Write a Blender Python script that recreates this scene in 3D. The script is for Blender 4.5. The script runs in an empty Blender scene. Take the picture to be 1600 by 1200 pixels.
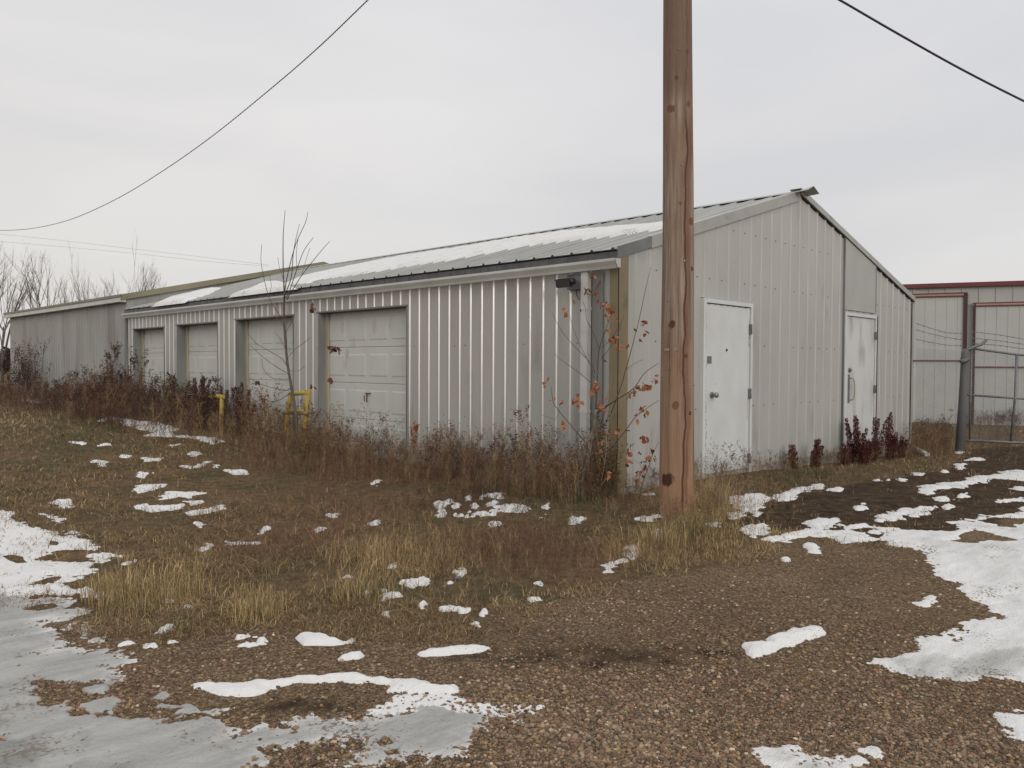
import bpy, math, random
import numpy as np
from mathutils import Vector
random.seed(7); rng = np.random.default_rng(7)
scene = bpy.context.scene
COL = scene.collection

# ------------------------------------------------------------------ camera, sky, sun
CAM = np.array([-7.2979, -5.5401, 1.4448]); FPX = 1247.44
AR = np.array([0.70377511, -0.71039913, 0.00580257]); AU = np.array([0.0121105, 0.02016335, 0.99972335]); AF = np.array([0.71031959, 0.70351014, -0.02279375])
cd = bpy.data.cameras.new('camera'); co = bpy.data.objects.new('camera', cd); COL.objects.link(co)
cd.sensor_width = 36; cd.lens = FPX / 1600 * 36; cd.clip_start = .05; cd.clip_end = 9000
from mathutils import Matrix
co.matrix_world = Matrix([[AR[i], AU[i], -AF[i], CAM[i]] for i in range(3)] + [[0, 0, 0, 1]])
scene.camera = co
scene.view_settings.view_transform = 'Standard'; scene.view_settings.look = 'None'
scene.view_settings.gamma = 1; scene.view_settings.exposure = 0

SUN_EL, SUN_AZ = math.radians(20), math.radians(203)      # azimuth clockwise from +Y: behind the camera, to its left
sl = bpy.data.lights.new('sun', 'SUN'); sl.energy = .9; sl.angle = math.radians(28); sl.color = (1, .95, .88)
so = bpy.data.objects.new('sun', sl); COL.objects.link(so)
sdir = Vector((math.sin(SUN_AZ) * math.cos(SUN_EL), math.cos(SUN_AZ) * math.cos(SUN_EL), math.sin(SUN_EL)))
so.rotation_euler = sdir.to_track_quat('Z', 'Y').to_euler()

W = bpy.data.worlds.new('World'); scene.world = W; W.use_nodes = True
nt = W.node_tree; nt.nodes.clear(); N = nt.nodes.new; Lk = nt.links.new
def wmath(op, a, b=None):
    n = N('ShaderNodeMath'); n.operation = op
    for i, v in enumerate((a, b)):
        if v is None: continue
        if isinstance(v, (int, float)): n.inputs[i].default_value = v
        else: Lk(v, n.inputs[i])
    return n.outputs[0]
sky = N('ShaderNodeTexSky'); sky.sky_type = 'NISHITA'; sky.sun_disc = False; sky.sun_elevation = SUN_EL; sky.sun_rotation = SUN_AZ
tc = N('ShaderNodeTexCoord'); sep = N('ShaderNodeSeparateXYZ'); Lk(tc.outputs['Generated'], sep.inputs[0])
mp = N('ShaderNodeMapping'); mp.inputs['Scale'].default_value = (1.0, 1.0, 3.6); Lk(tc.outputs['Generated'], mp.inputs[0])
cn = N('ShaderNodeTexNoise'); cn.inputs['Scale'].default_value = 1.7; cn.inputs['Detail'].default_value = 5; cn.inputs['Roughness'].default_value = .42; cn.inputs['Distortion'].default_value = .3; Lk(mp.outputs[0], cn.inputs[0])
zr = N('ShaderNodeValToRGB'); Lk(sep.outputs[2], zr.inputs[0])      # brightness of the overcast by height
e = zr.color_ramp.elements; e[0].position = 0; e[0].color = (.70, .69, .675, 1); e[1].position = 1; e[1].color = (1.0, 1.01, 1.03, 1)
m_ = zr.color_ramp.elements.new(.16); m_.color = (.74, .735, .73, 1); m_ = zr.color_ramp.elements.new(.42); m_.color = (.80, .80, .81, 1)
warm = N('ShaderNodeMix'); warm.data_type = 'RGBA'; warm.inputs['A'].default_value = (1.03, 1.0, .965, 1); warm.inputs['B'].default_value = (.985, .985, 1.0, 1)
dx = wmath('MULTIPLY_ADD', sep.outputs[0], .7); 
d1 = wmath('ADD', wmath('MULTIPLY', sep.outputs[0], .75), .25); Lk(d1, warm.inputs['Factor']); warm.clamp_factor = True
mul = N('ShaderNodeMix'); mul.data_type = 'RGBA'; mul.blend_type = 'MULTIPLY'; mul.inputs['Factor'].default_value = 1
Lk(zr.outputs[0], mul.inputs['A']); Lk(warm.outputs['Result'], mul.inputs['B'])
cr = N('ShaderNodeValToRGB'); Lk(cn.outputs[0], cr.inputs[0]); e = cr.color_ramp.elements
e[0].position = .36; e[0].color = (9.1, 9.15, 9.3, 1); e[1].position = .62; e[1].color = (10.5, 10.4, 10.3, 1)
mul2 = N('ShaderNodeMix'); mul2.data_type = 'RGBA'; mul2.blend_type = 'MULTIPLY'; mul2.inputs['Factor'].default_value = 1
Lk(mul.outputs['Result'], mul2.inputs['A']); Lk(cr.outputs[0], mul2.inputs['B'])
mx = N('ShaderNodeMix'); mx.data_type = 'RGBA'; mx.inputs['Factor'].default_value = .96
Lk(sky.outputs[0], mx.inputs['A']); Lk(mul2.outputs['Result'], mx.inputs['B'])
bg = N('ShaderNodeBackground'); bg.inputs[1].default_value = .1; Lk(mx.outputs['Result'], bg.inputs[0])
wo = N('ShaderNodeOutputWorld'); Lk(bg.outputs[0], wo.inputs[0])

# ------------------------------------------------------------------ survey helpers: photo bearing -> place on a real plane
def ray(px, py): return AF + AR * (px - 800) / FPX - AU * (py - 600) / FPX
def zg(x, y):
    x = np.asarray(x, float); y = np.asarray(y, float)
    t = np.clip(x / 14, 0, 1); u = np.clip((y - 2.5) / 12, 0, 1); return -.3 * t * t * (3 - 2 * t) + .36 * u * u * (3 - 2 * u)
def G(px, py):
    d = ray(px, py); z = 0.
    for _ in range(30):
        t = (z - CAM[2]) / d[2]; p = CAM + t * d; z = float(zg(p[0], p[1]))
    return np.array([p[0], p[1], z])
def Gv(P):
    P = np.asarray(P, float); d = AF[None] + AR[None] * ((P[:, 0] - 800) / FPX)[:, None] - AU[None] * ((P[:, 1] - 600) / FPX)[:, None]
    z = np.zeros(len(P))
    for _ in range(30):
        t = (z - CAM[2]) / d[:, 2]; p = CAM[None] + t[:, None] * d; z = zg(p[:, 0], p[:, 1])
    p[:, 2] = z; return p
def onx(px, py, X): d = ray(px, py); return CAM + (X - CAM[0]) / d[0] * d
def ony(px, py, Y): d = ray(px, py); return CAM + (Y - CAM[1]) / d[1] * d
def atd(px, py, D): return CAM + ray(px, py) * D           # at forward distance D

# ------------------------------------------------------------------ noise in numpy
def _h(ix, iy, s):
    n = (ix.astype(np.int64) * 374761393 + iy.astype(np.int64) * 668265263 + s * 1442695041) & 0xffffffff
    n = ((n ^ (n >> 13)) * 1274126177) & 0xffffffff
    return ((n ^ (n >> 16)) & 0xffff) / 65535.
def vn(x, y, s=0):
    ix = np.floor(x); iy = np.floor(y); fx = x - ix; fy = y - iy; fx = fx * fx * (3 - 2 * fx); fy = fy * fy * (3 - 2 * fy)
    a = _h(ix, iy, s); b = _h(ix + 1, iy, s); c = _h(ix, iy + 1, s); d = _h(ix + 1, iy + 1, s)
    return (a * (1 - fx) + b * fx) * (1 - fy) + (c * (1 - fx) + d * fx) * fy
def fbm(x, y, sc, o=4, s=0):
    r = 0; a = .5; t = 0
    for i in range(o): r = r + a * vn(x * sc + 17.3 * i, y * sc - 9.1 * i, s + i); t += a; a *= .5; sc *= 2.03
    return r / t - .5
def bump(x, y):
    r = np.hypot(x - CAM[0], y - CAM[1]); f = np.clip(1.3 - r / 60, 0, 1)
    return f * (fbm(x, y, .55, 3, 3) * .07 + fbm(x, y, 4., 3, 8) * .022)
def zt(x, y): return zg(x, y) + bump(x, y)

def sdf(P, poly):
    poly = np.asarray(poly, float); n = len(poly); d2 = np.full(len(P), 1e18); ins = np.zeros(len(P), bool)
    for i in range(n):
        a = poly[i]; b = poly[(i + 1) % n]; e = b - a; w = P - a
        t = np.clip((w @ e) / max(e @ e, 1e-12), 0, 1); q = w - t[:, None] * e; d2 = np.minimum(d2, (q * q).sum(1))
        if a[1] != b[1]:
            c = ((a[1] > P[:, 1]) != (b[1] > P[:, 1])) & (P[:, 0] < (b[0] - a[0]) * (P[:, 1] - a[1]) / (b[1] - a[1]) + a[0]); ins ^= c
    return np.where(ins, 1, -1) * np.sqrt(d2)

# ------------------------------------------------------------------ object helpers
def tag(o, label=None, cat=None, group=None, kind=None):
    if label: o['label'] = label
    if cat: o['category'] = cat
    if group: o['group'] = group
    if kind: o['kind'] = kind
    return o
def empty(name, loc=(0, 0, 0), rz=0, **k):
    o = bpy.data.objects.new(name, None); COL.objects.link(o); o.location = loc; o.rotation_euler = (0, 0, rz); o.empty_display_size = .2
    return tag(o, **k)
def npmesh(name, V, F, mats, parent=None, col=None, smooth=False, attrs=None, **k):
    V = np.ascontiguousarray(V, np.float32); F = np.ascontiguousarray(F, np.int32); n = F.shape[1]
    m = bpy.data.meshes.new(name); m.vertices.add(len(V)); m.vertices.foreach_set('co', V.ravel())
    m.loops.add(F.size); m.loops.foreach_set('vertex_index', F.ravel()); m.polygons.add(len(F))
    m.polygons.foreach_set('loop_start', np.arange(0, F.size, n, dtype=np.int32))
    m.polygons.foreach_set('use_smooth', np.full(len(F), smooth))
    m.update(calc_edges=True)
    if col is not None:
        a = m.color_attributes.new('Col', 'FLOAT_COLOR', 'POINT'); a.data.foreach_set('color', np.c_[col, np.ones(len(col))].astype(np.float32).ravel())
    for an, av in (attrs or {}).items():
        a = m.attributes.new(an, 'FLOAT', 'POINT'); a.data.foreach_set('value', av.astype(np.float32))
    for q in (mats if isinstance(mats, (list, tuple)) else [mats]): m.materials.append(q)
    o = bpy.data.objects.new(name, m); COL.objects.link(o)
    if parent: o.parent = parent
    return tag(o, **k)
class MB:
    def __init__(s): s.v = []; s.f = []; s.m = []; s.sm = []
    def add(s, vs, fs, mi=0, sm=False):
        b = len(s.v); s.v += [tuple(map(float, v)) for v in vs]
        for f in fs: s.f.append([b + i for i in f]); s.m.append(mi); s.sm.append(sm)
        return s
    def box(s, x0, x1, y0, y1, z0, z1, mi=0):
        return s.hexa([(x0, y0, z0), (x1, y0, z0), (x1, y1, z0), (x0, y1, z0), (x0, y0, z1), (x1, y0, z1), (x1, y1, z1), (x0, y1, z1)], mi)
    def hexa(s, vs, mi=0):
        return s.add(vs, [(3, 2, 1, 0), (4, 5, 6, 7), (0, 1, 5, 4), (1, 2, 6, 5), (2, 3, 7, 6), (3, 0, 4, 7)], mi)
    def obox(s, c, a, b, d, mi=0):      # centre and three half axes
        c, a, b, d = map(np.asarray, (c, a, b, d))
        return s.hexa([c - a - b - d, c + a - b - d, c + a + b - d, c - a + b - d, c - a - b + d, c + a - b + d, c + a + b + d, c - a + b + d], mi)
    def prism(s, prof, axis_pts, mi=0):  # profile of offsets swept between two lists of points
        pass
    def tube(s, pts, r, n=8, mi=0, cap=True):
        pts = [np.asarray(p, float) for p in pts]; rs = r if isinstance(r, (list, tuple, np.ndarray)) else [r] * len(pts)
        b = len(s.v); u = None
        for i, p in enumerate(pts):
            t = pts[min(i + 1, len(pts) - 1)] - pts[max(i - 1, 0)]; t = t / (np.linalg.norm(t) + 1e-12)
            if u is None: u = np.cross(t, (0, 0, 1.) if abs(t[2]) < .9 else (1., 0, 0))
            u = u - t * (u @ t); u /= np.linalg.norm(u) + 1e-12; w = np.cross(t, u)
            for k in range(n):
                a = 2 * math.pi * k / n; s.v.append(tuple(p + rs[i] * (math.cos(a) * u + math.sin(a) * w)))
        for i in range(len(pts) - 1):
            for k in range(n):
                k2 = (k + 1) % n; s.f.append([b + i * n + k, b + i * n + k2, b + (i + 1) * n + k2, b + (i + 1) * n + k]); s.m.append(mi); s.sm.append(n > 4)
        if cap:
            s.f.append([b + k for k in range(n)][::-1]); s.m.append(mi); s.sm.append(False)
            s.f.append([b + (len(pts) - 1) * n + k for k in range(n)]); s.m.append(mi); s.sm.append(False)
        return s
    def build(s, name, mats, parent=None, loc=None, **k):
        m = bpy.data.meshes.new(name); v = s.v
        if loc is not None: v = [tuple(np.array(p) - np.array(loc)) for p in v]
        m.from_pydata(v, [], s.f)
        for q in (mats if isinstance(mats, (list, tuple)) else [mats]): m.materials.append(q)
        m.polygons.foreach_set('material_index', s.m); m.polygons.foreach_set('use_smooth', s.sm); m.update()
        o = bpy.data.objects.new(name, m); COL.objects.link(o)
        if loc is not None: o.location = tuple(map(float, loc))
        if parent: o.parent = parent
        return tag(o, **k)
def copy_tree(o, parent=None):
    c = o.copy(); COL.objects.link(c); c.parent = parent
    for ch in [q for q in bpy.data.objects if q.parent == o]: copy_tree(ch, c)
    return c

# ------------------------------------------------------------------ materials
def mat(name, col, rough=.6, metal=0., col2=None, nscale=3., nstretch=(1, 1, 1), nmix=(.35, .7), bump=0., bscale=40., spec=.5, col3=None, n3=(.6, .72), s3=9., st3=(1, 1, 1), coat=0.):
    m = bpy.data.materials.new(name); m.use_nodes = True; t = m.node_tree; b = t.nodes['Principled BSDF']
    b.inputs['Roughness'].default_value = rough; b.inputs['Metallic'].default_value = metal; b.inputs['Specular IOR Level'].default_value = spec
    if coat: b.inputs['Coat Weight'].default_value = coat; b.inputs['Coat Roughness'].default_value = .25
    b.inputs['Base Color'].default_value = (*col, 1)
    tcn = t.nodes.new('ShaderNodeTexCoord'); out = None
    def noise(sc, st, det=5):
        mpn = t.nodes.new('ShaderNodeMapping'); mpn.inputs['Scale'].default_value = st; t.links.new(tcn.outputs['Object'], mpn.inputs[0])
        n = t.nodes.new('ShaderNodeTexNoise'); n.inputs['Scale'].default_value = sc; n.inputs['Detail'].default_value = det; t.links.new(mpn.outputs[0], n.inputs[0]); return n.outputs[0]
    def mixin(a, c2, fac):
        x = t.nodes.new('ShaderNodeMix'); x.data_type = 'RGBA'
        if isinstance(a, tuple): x.inputs['A'].default_value = (*a, 1)
        else: t.links.new(a, x.inputs['A'])
        x.inputs['B'].default_value = (*c2, 1); t.links.new(fac, x.inputs['Factor']); return x.outputs['Result']
    def ramp(v, lo, hi):
        r = t.nodes.new('ShaderNodeMapRange'); r.inputs[1].default_value = lo; r.inputs[2].default_value = hi; t.links.new(v, r.inputs[0]); return r.outputs[0]
    cur = col
    if col2: cur = mixin(cur, col2, ramp(noise(nscale, nstretch), *nmix))
    if col3: cur = mixin(cur, col3, ramp(noise(s3, st3, 7), *n3))
    if not isinstance(cur, tuple): t.links.new(cur, b.inputs['Base Color'])
    if bump:
        bn = t.nodes.new('ShaderNodeBump'); bn.inputs['Strength'].default_value = 1; bn.inputs['Distance'].default_value = bump
        t.links.new(noise(bscale, nstretch if bump < .001 else (1, 1, 1)), bn.inputs['Height']); t.links.new(bn.outputs[0], b.inputs['Normal'])
    return m
def colmat(name, rough=.8, spec=.2, bright=1., trans=0.):
    m = bpy.data.materials.new(name); m.use_nodes = True; t = m.node_tree; b = t.nodes['Principled BSDF']
    b.inputs['Roughness'].default_value = rough; b.inputs['Specular IOR Level'].default_value = spec
    a = t.nodes.new('ShaderNodeAttribute'); a.attribute_name = 'Col'; gm = t.nodes.new('ShaderNodeNewGeometry')
    mr = t.nodes.new('ShaderNodeMapRange'); mr.inputs[3].default_value = .72; mr.inputs[4].default_value = 1.3; t.links.new(gm.outputs['Random Per Island'], mr.inputs[0])
    v = t.nodes.new('ShaderNodeVectorMath'); v.operation = 'SCALE'; t.links.new(a.outputs['Color'], v.inputs[0]); t.links.new(mr.outputs[0], v.inputs['Scale'])
    t.links.new(v.outputs[0], b.inputs['Base Color']); return m
M = {}
M['rib'] = mat('rib_sheen', (.80, .79, .76), .34, .75, (.68, .67, .65), 3, (1, 1, .4))  # side wall ribs: highlight of the bright sky put into a paler, metallic colour
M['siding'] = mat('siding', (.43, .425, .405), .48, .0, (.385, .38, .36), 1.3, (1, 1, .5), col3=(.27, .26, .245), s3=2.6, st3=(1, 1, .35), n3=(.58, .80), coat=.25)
M['siding_far'] = mat('siding_far', (.36, .355, .34), .55, .0, (.29, .285, .27), 1.4, (1, 1, .3), col3=(.22, .20, .19), s3=1.3, st3=(1, 1, .25), n3=(.55, .75))
M['rib_g'] = mat('rib_faint_sheen', (.50, .49, .465), .45, .18, (.43, .42, .40), 3, (1, 1, .4))  # gable ribs: weaker highlight put into a slightly paler colour
M['patch'] = mat('patch_panel', (.41, .405, .385), .5, 0, (.37, .365, .35), 2.)
M['door_far'] = mat('sliding_door_panel', (.49, .495, .475), .5, 0, (.45, .455, .435), 2.)
M['siding_light'] = mat('warehouse_siding', (.44, .44, .42), .55, .0, (.37, .37, .35), 1.4, (1, 1, .3))
M['dark_red'] = mat('dark_red_trim', (.055, .022, .024), .5)
M['roofing'] = mat('roofing', (.36, .365, .34), .38, .25, (.27, .275, .26), 2.2, (.4, 2, 1), coat=.1)
M['dark_metal'] = mat('dark_metal', (.10, .10, .105), .45, .5, (.15, .15, .15), 6., (1, 1, 1))
M['flash_grey'] = mat('flash_grey', (.16, .17, .175), .4, .4, (.21, .215, .215), 4)
M['flash_light'] = mat('flash_light', (.40, .39, .36), .4, .2, (.33, .325, .30), 3, col3=(.24, .22, .19), s3=5, n3=(.6, .75))
M['gutter'] = mat('gutter_white', (.60, .60, .58), .4, 0, (.50, .50, .48), 5, (1, .4, 1), coat=.2)
M['white'] = mat('white_paint', (.64, .66, .66), .55, 0, (.58, .59, .59), 3, (1, 1, .6), col3=(.36, .35, .33), s3=7, n3=(.68, .80))
M['door_smudge'] = mat('white_paint_smudged', (.60, .61, .60), .55, 0, (.50, .51, .51), 1.4, (1, 1, .5), nmix=(.45, .75), col3=(.30, .31, .32), s3=2.6, st3=(1.3, 1, .4), n3=(.50, .72))
M['garage'] = mat('overhead_door_paint', (.60, .61, .58), .5, 0, (.55, .56, .53), 2, (1, 1, 1), col3=(.38, .36, .32), s3=4, st3=(1, 1, .6), n3=(.62, .8))
M['tan'] = mat('tan_trim', (.27, .215, .125), .5, 0, (.21, .165, .10), 2.5, (1, 1, .5), col3=(.17, .15, .08), s3=4, n3=(.55, .7))
M['olive'] = mat('olive_trim', (.25, .225, .15), .5, 0, (.185, .165, .115), 1.2)
M['jamb'] = mat('jamb_grey', (.25, .25, .245), .6, 0, (.15, .15, .145), 3, (1, 1, .3))
M['jamb_wood'] = mat('jamb_wood', (.42, .38, .30), .6, 0, (.32, .28, .21), 3, (1, 1, .3))
M['black'] = mat('black_plastic_and_gap_shade', (.015, .015, .016), .4)  # black plastic, also the painted shade in gaps and open rib ends
M['steel'] = mat('steel', (.30, .30, .29), .35, .7, (.2, .2, .2), 8)
M['galv'] = mat('galvanised', (.20, .21, .215), .5, .3, (.13, .135, .14), 9)
M['yellow'] = mat('yellow_paint', (.47, .37, .06), .6, 0, (.38, .29, .06), 5, col3=(.17, .10, .05), s3=9, n3=(.55, .66))
M['rust'] = mat('rusty_steel', (.13, .065, .04), .8, .0, (.2, .11, .06), 12)
M['red'] = mat('red_trim', (.17, .035, .04), .5, 0, (.13, .03, .03), 2)
M['salmon'] = mat('salmon_trim', (.42, .28, .23), .5, 0, (.36, .20, .16), 2)
M['concrete'] = mat('concrete', (.38, .35, .32), .85, 0, (.28, .26, .24), 9)
M['wood_grey'] = mat('grey_timber', (.12, .115, .12), .85, 0, (.16, .15, .15), 6, (1, 1, .15))
M['cable'] = mat('cable_black', (.03, .03, .035), .6)
M['cable_grey'] = mat('cable_grey', (.10, .10, .105), .6)
M['bark_grey'] = mat('bark_grey', (.12, .10, .09), .85, 0, (.08, .065, .055), 6)
M['bark_pale'] = mat('bark_pale', (.30, .28, .22), .75, 0, (.15, .13, .10), 22, (1, 1, .5), nmix=(.4, .6))
M['bark_brown'] = mat('bark_brown', (.13, .11, .085), .8, 0, (.09, .075, .06), 12)
M['leaf_orange'] = mat('leaf_orange', (.40, .17, .065), .7, 0, (.27, .095, .045), 11, nmix=(.4, .6))
M['leaf_dark'] = mat('leaf_dark', (.16, .055, .03), .7, 0, (.10, .04, .025), 11)
M['plants'] = colmat('dry_plants')
M['stones'] = colmat('stones', .75, .3)

# snow
def snowmat():
    m = bpy.data.materials.new('snow'); m.use_nodes = True; t = m.node_tree; b = t.nodes['Principled BSDF']
    b.inputs['Roughness'].default_value = .7; b.inputs['Specular IOR Level'].default_value = .3
    a = t.nodes.new('ShaderNodeAttribute'); a.attribute_name = 'ice'
    tcn = t.nodes.new('ShaderNodeTexCoord'); mpn = t.nodes.new('ShaderNodeMapping'); mpn.inputs['Rotation'].default_value = (0, 0, .45); mpn.inputs['Scale'].default_value = (1.2, 5, 1); t.links.new(tcn.outputs['Object'], mpn.inputs[0])
    n = t.nodes.new('ShaderNodeTexNoise'); n.inputs['Scale'].default_value = 1.6; n.inputs['Detail'].default_value = 7; n.inputs['Roughness'].default_value = .62; t.links.new(mpn.outputs[0], n.inputs[0])
    ad = t.nodes.new('ShaderNodeMath'); ad.operation = 'MULTIPLY_ADD'; t.links.new(n.outputs[0], ad.inputs[0]); ad.inputs[1].default_value = 1.3; ad.inputs[2].default_value = -.65
    a2 = t.nodes.new('ShaderNodeMath'); a2.operation = 'ADD'; a2.use_clamp = True; t.links.new(a.outputs['Fac'], a2.inputs[0]); t.links.new(ad.outputs[0], a2.inputs[1])
    gate = t.nodes.new('ShaderNodeMath'); gate.operation = 'MULTIPLY'; t.links.new(a2.outputs[0], gate.inputs[0])
    mr = t.nodes.new('ShaderNodeMapRange'); mr.inputs[1].default_value = 0; mr.inputs[2].default_value = .25; t.links.new(a.outputs['Fac'], mr.inputs[0]); t.links.new(mr.outputs[0], gate.inputs[1])
    r = t.nodes.new('ShaderNodeValToRGB'); t.links.new(gate.outputs[0], r.inputs[0]); e = r.color_ramp.elements
    e[0].position = 0; e[0].color = (.77, .77, .765, 1); e[1].position = 1; e[1].color = (.24, .245, .235, 1); q = e.new(.42); q.color = (.46, .46, .445, 1)
    # fine dirt
    n2 = t.nodes.new('ShaderNodeTexNoise'); n2.inputs['Scale'].default_value = 55; n2.inputs['Detail'].default_value = 3; t.links.new(tcn.outputs['Object'], n2.inputs[0])
    n3 = t.nodes.new('ShaderNodeTexNoise'); n3.inputs['Scale'].default_value = 3; n3.inputs['Detail'].default_value = 4; t.links.new(tcn.outputs['Object'], n3.inputs[0])
    m3 = t.nodes.new('ShaderNodeMath'); m3.operation = 'MULTIPLY'; t.links.new(n2.outputs[0], m3.inputs[0]); t.links.new(n3.outputs[0], m3.inputs[1])
    m4 = t.nodes.new('ShaderNodeMath'); m4.operation = 'MULTIPLY_ADD'; t.links.new(a.outputs['Fac'], m4.inputs[0]); m4.inputs[1].default_value = .05; t.links.new(m3.outputs[0], m4.inputs[2])
    mr2 = t.nodes.new('ShaderNodeMapRange'); mr2.inputs[1].default_value = .345; mr2.inputs[2].default_value = .42; t.links.new(m4.outputs[0], mr2.inputs[0])
    x = t.nodes.new('ShaderNodeMix'); x.data_type = 'RGBA'; t.links.new(r.outputs[0], x.inputs['A']); x.inputs['B'].default_value = (.20, .16, .125, 1); t.links.new(mr2.outputs[0], x.inputs['Factor'])
    t.links.new(x.outputs['Result'], b.inputs['Base Color'])
    mrr = t.nodes.new('ShaderNodeMapRange'); mrr.inputs[3].default_value = .75; mrr.inputs[4].default_value = .42; t.links.new(gate.outputs[0], mrr.inputs[0]); t.links.new(mrr.outputs[0], b.inputs['Roughness'])
    bn = t.nodes.new('ShaderNodeBump'); bn.inputs['Distance'].default_value = .012; bn.inputs['Strength'].default_value = .8
    n5 = t.nodes.new('ShaderNodeTexNoise'); n5.inputs['Scale'].default_value = 28; n5.inputs['Detail'].default_value = 5; t.links.new(mpn.outputs[0], n5.inputs[0]); t.links.new(n5.outputs[0], bn.inputs['Height']); t.links.new(bn.outputs[0], b.inputs['Normal'])
    return m
M['snow'] = snowmat()

# ground: gravel / mud / soil mixed by where each lies
def groundmat():
    m = bpy.data.materials.new('ground'); m.use_nodes = True; t = m.node_tree; b = t.nodes['Principled BSDF']
    b.inputs['Roughness'].default_value = .95; b.inputs['Specular IOR Level'].default_value = .08
    tcn = t.nodes.new('ShaderNodeTexCoord')
    def noise(sc, det=5, rough=.5):
        n = t.nodes.new('ShaderNodeTexNoise'); n.inputs['Scale'].default_value = sc; n.inputs['Detail'].default_value = det; n.inputs['Roughness'].default_value = rough; t.links.new(tcn.outputs['Object'], n.inputs[0]); return n.outputs[0]
    def ramp(v, st):
        r = t.nodes.new('ShaderNodeValToRGB'); t.links.new(v, r.inputs[0]); e = r.color_ramp.elements
        while len(e) < len(st): e.new(.5)
        for i, (p, c) in enumerate(st): e[i].position = p; e[i].color = (*c, 1)
        return r.outputs[0]
    def mix(a, c, f, mode='MIX'):
        x = t.nodes.new('ShaderNodeMix'); x.data_type = 'RGBA'; x.blend_type = mode; t.links.new(a, x.inputs['A']); t.links.new(c, x.inputs['B'])
        if isinstance(f, float): x.inputs['Factor'].default_value = f
        else: t.links.new(f, x.inputs['Factor'])
        return x.outputs['Result']
    vo = t.nodes.new('ShaderNodeTexVoronoi'); vo.inputs['Scale'].default_value = 85; t.links.new(tcn.outputs['Object'], vo.inputs[0])
    sp = t.nodes.new('ShaderNodeSeparateColor'); t.links.new(vo.outputs['Color'], sp.inputs[0])
    grav = ramp(sp.outputs[0], [(0, (.11, .075, .046)), (.35, (.175, .122, .076)), (.7, (.24, .172, .110)), (.93, (.30, .225, .15)), (1, (.42, .35, .26))])
    gl = ramp(noise(1.1, 4), [(.3, (.82, .80, .78)), (.7, (1.12, 1.1, 1.06))]); grav = mix(grav, gl, 1., 'MULTIPLY')
    soil = ramp(noise(9, 8, .7), [(.3, (.075, .053, .034)), (.5, (.155, .114, .074)), (.72, (.25, .19, .125))])
    soil = mix(soil, ramp(noise(1.3, 4), [(.35, (.75, .85, .7)), (.65, (1.25, 1.1, 1.0))]), 1., 'MULTIPLY')
    mud = ramp(noise(7, 8, .65), [(.3, (.030, .020, .013)), (.52, (.085, .058, .038)), (.72, (.15, .108, .070))])
    ag = t.nodes.new('ShaderNodeAttribute'); ag.attribute_name = 'gravel'; am = t.nodes.new('ShaderNodeAttribute'); am.attribute_name = 'mud'
    def edge(a, sc):
        q = t.nodes.new('ShaderNodeMath'); q.operation = 'MULTIPLY_ADD'; t.links.new(noise(sc, 6, .65), q.inputs[0]); q.inputs[1].default_value = .9; q.inputs[2].default_value = -.45
        w = t.nodes.new('ShaderNodeMath'); w.operation = 'ADD'; t.links.new(a, w.inputs[0]); t.links.new(q.outputs[0], w.inputs[1])
        r = t.nodes.new('ShaderNodeMapRange'); r.inputs[1].default_value = .42; r.inputs[2].default_value = .58; t.links.new(w.outputs[0], r.inputs[0]); return r.outputs[0]
    c = mix(soil, grav, edge(ag.outputs['Fac'], 6.)); c = mix(c, mud, edge(am.outputs['Fac'], 5.)); t.links.new(c, b.inputs['Base Color'])
    bn = t.nodes.new('ShaderNodeBump'); bn.inputs['Distance'].default_value = .012; bn.invert = True; t.links.new(vo.outputs['Distance'], bn.inputs['Height'])
    b2 = t.nodes.new('ShaderNodeBump'); b2.inputs['Distance'].default_value = .03; t.links.new(noise(16, 8, .7), b2.inputs['Height']); t.links.new(bn.outputs[0], b2.inputs['Normal'])
    t.links.new(b2.outputs[0], b.inputs['Normal']); return m
M['ground'] = groundmat()

# ------------------------------------------------------------------ ground sheet to the horizon
GRAV = list(Gv([(0, 955), (130, 950), (290, 985), (420, 975), (560, 985), (700, 990), (800, 960), (900, 930), (1000, 905), (1120, 885), (1180, 845), (1260, 830), (1340, 852), (1420, 850), (1600, 800)])[:, :2]) + [np.array(q) for q in ((14, -9), (30, -30), (-10, -60), (-60, -40), (-40, 12), (-7, 5.0))]
MUD = list(Gv([(1130, 815), (1200, 785), (1330, 757), (1480, 735), (1520, 702), (1600, 697)])[:, :2]) + [np.array((22, -3)), np.array((20, -9))] + list(Gv([(1600, 800), (1450, 850), (1340, 852), (1250, 832)])[:, :2])
rs = [0.25]
while rs[-1] < 7000: rs.append(rs[-1] * (1.018 if rs[-1] < 60 else 1.08))
rs = np.array(rs); NA = 720; th = np.linspace(0, 2 * math.pi, NA, endpoint=False)
RR, TT = np.meshgrid(rs, th, indexing='ij'); X = CAM[0] + RR * np.sin(TT); Y = CAM[1] + RR * np.cos(TT)
gx, gy = X.ravel(), Y.ravel(); P2 = np.c_[gx, gy]
gs = np.clip(.5 + sdf(P2, GRAV) / .7, 0, 1); ms = np.clip(.5 + sdf(P2, MUD) / .6, 0, 1)
for _e in ([(640, 1015), (800, 1000), (1100, 1005), (1250, 1030), (1100, 1062), (800, 1065), (650, 1045)], [(330, 1100), (450, 1075), (590, 1090), (600, 1115), (450, 1140), (340, 1125)]):
    ms = np.maximum(ms, .5 * np.clip(.5 + sdf(P2, Gv(_e)[:, :2]) / .25, 0, 1))
V = np.c_[gx, gy, zt(gx, gy)]; V = np.r_[V, [[CAM[0], CAM[1], float(zg(CAM[0], CAM[1]))]]]
i, j = np.meshgrid(np.arange(len(rs) - 1), np.arange(NA), indexing='ij'); i = i.ravel(); j = j.ravel(); j2 = (j + 1) % NA
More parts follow.
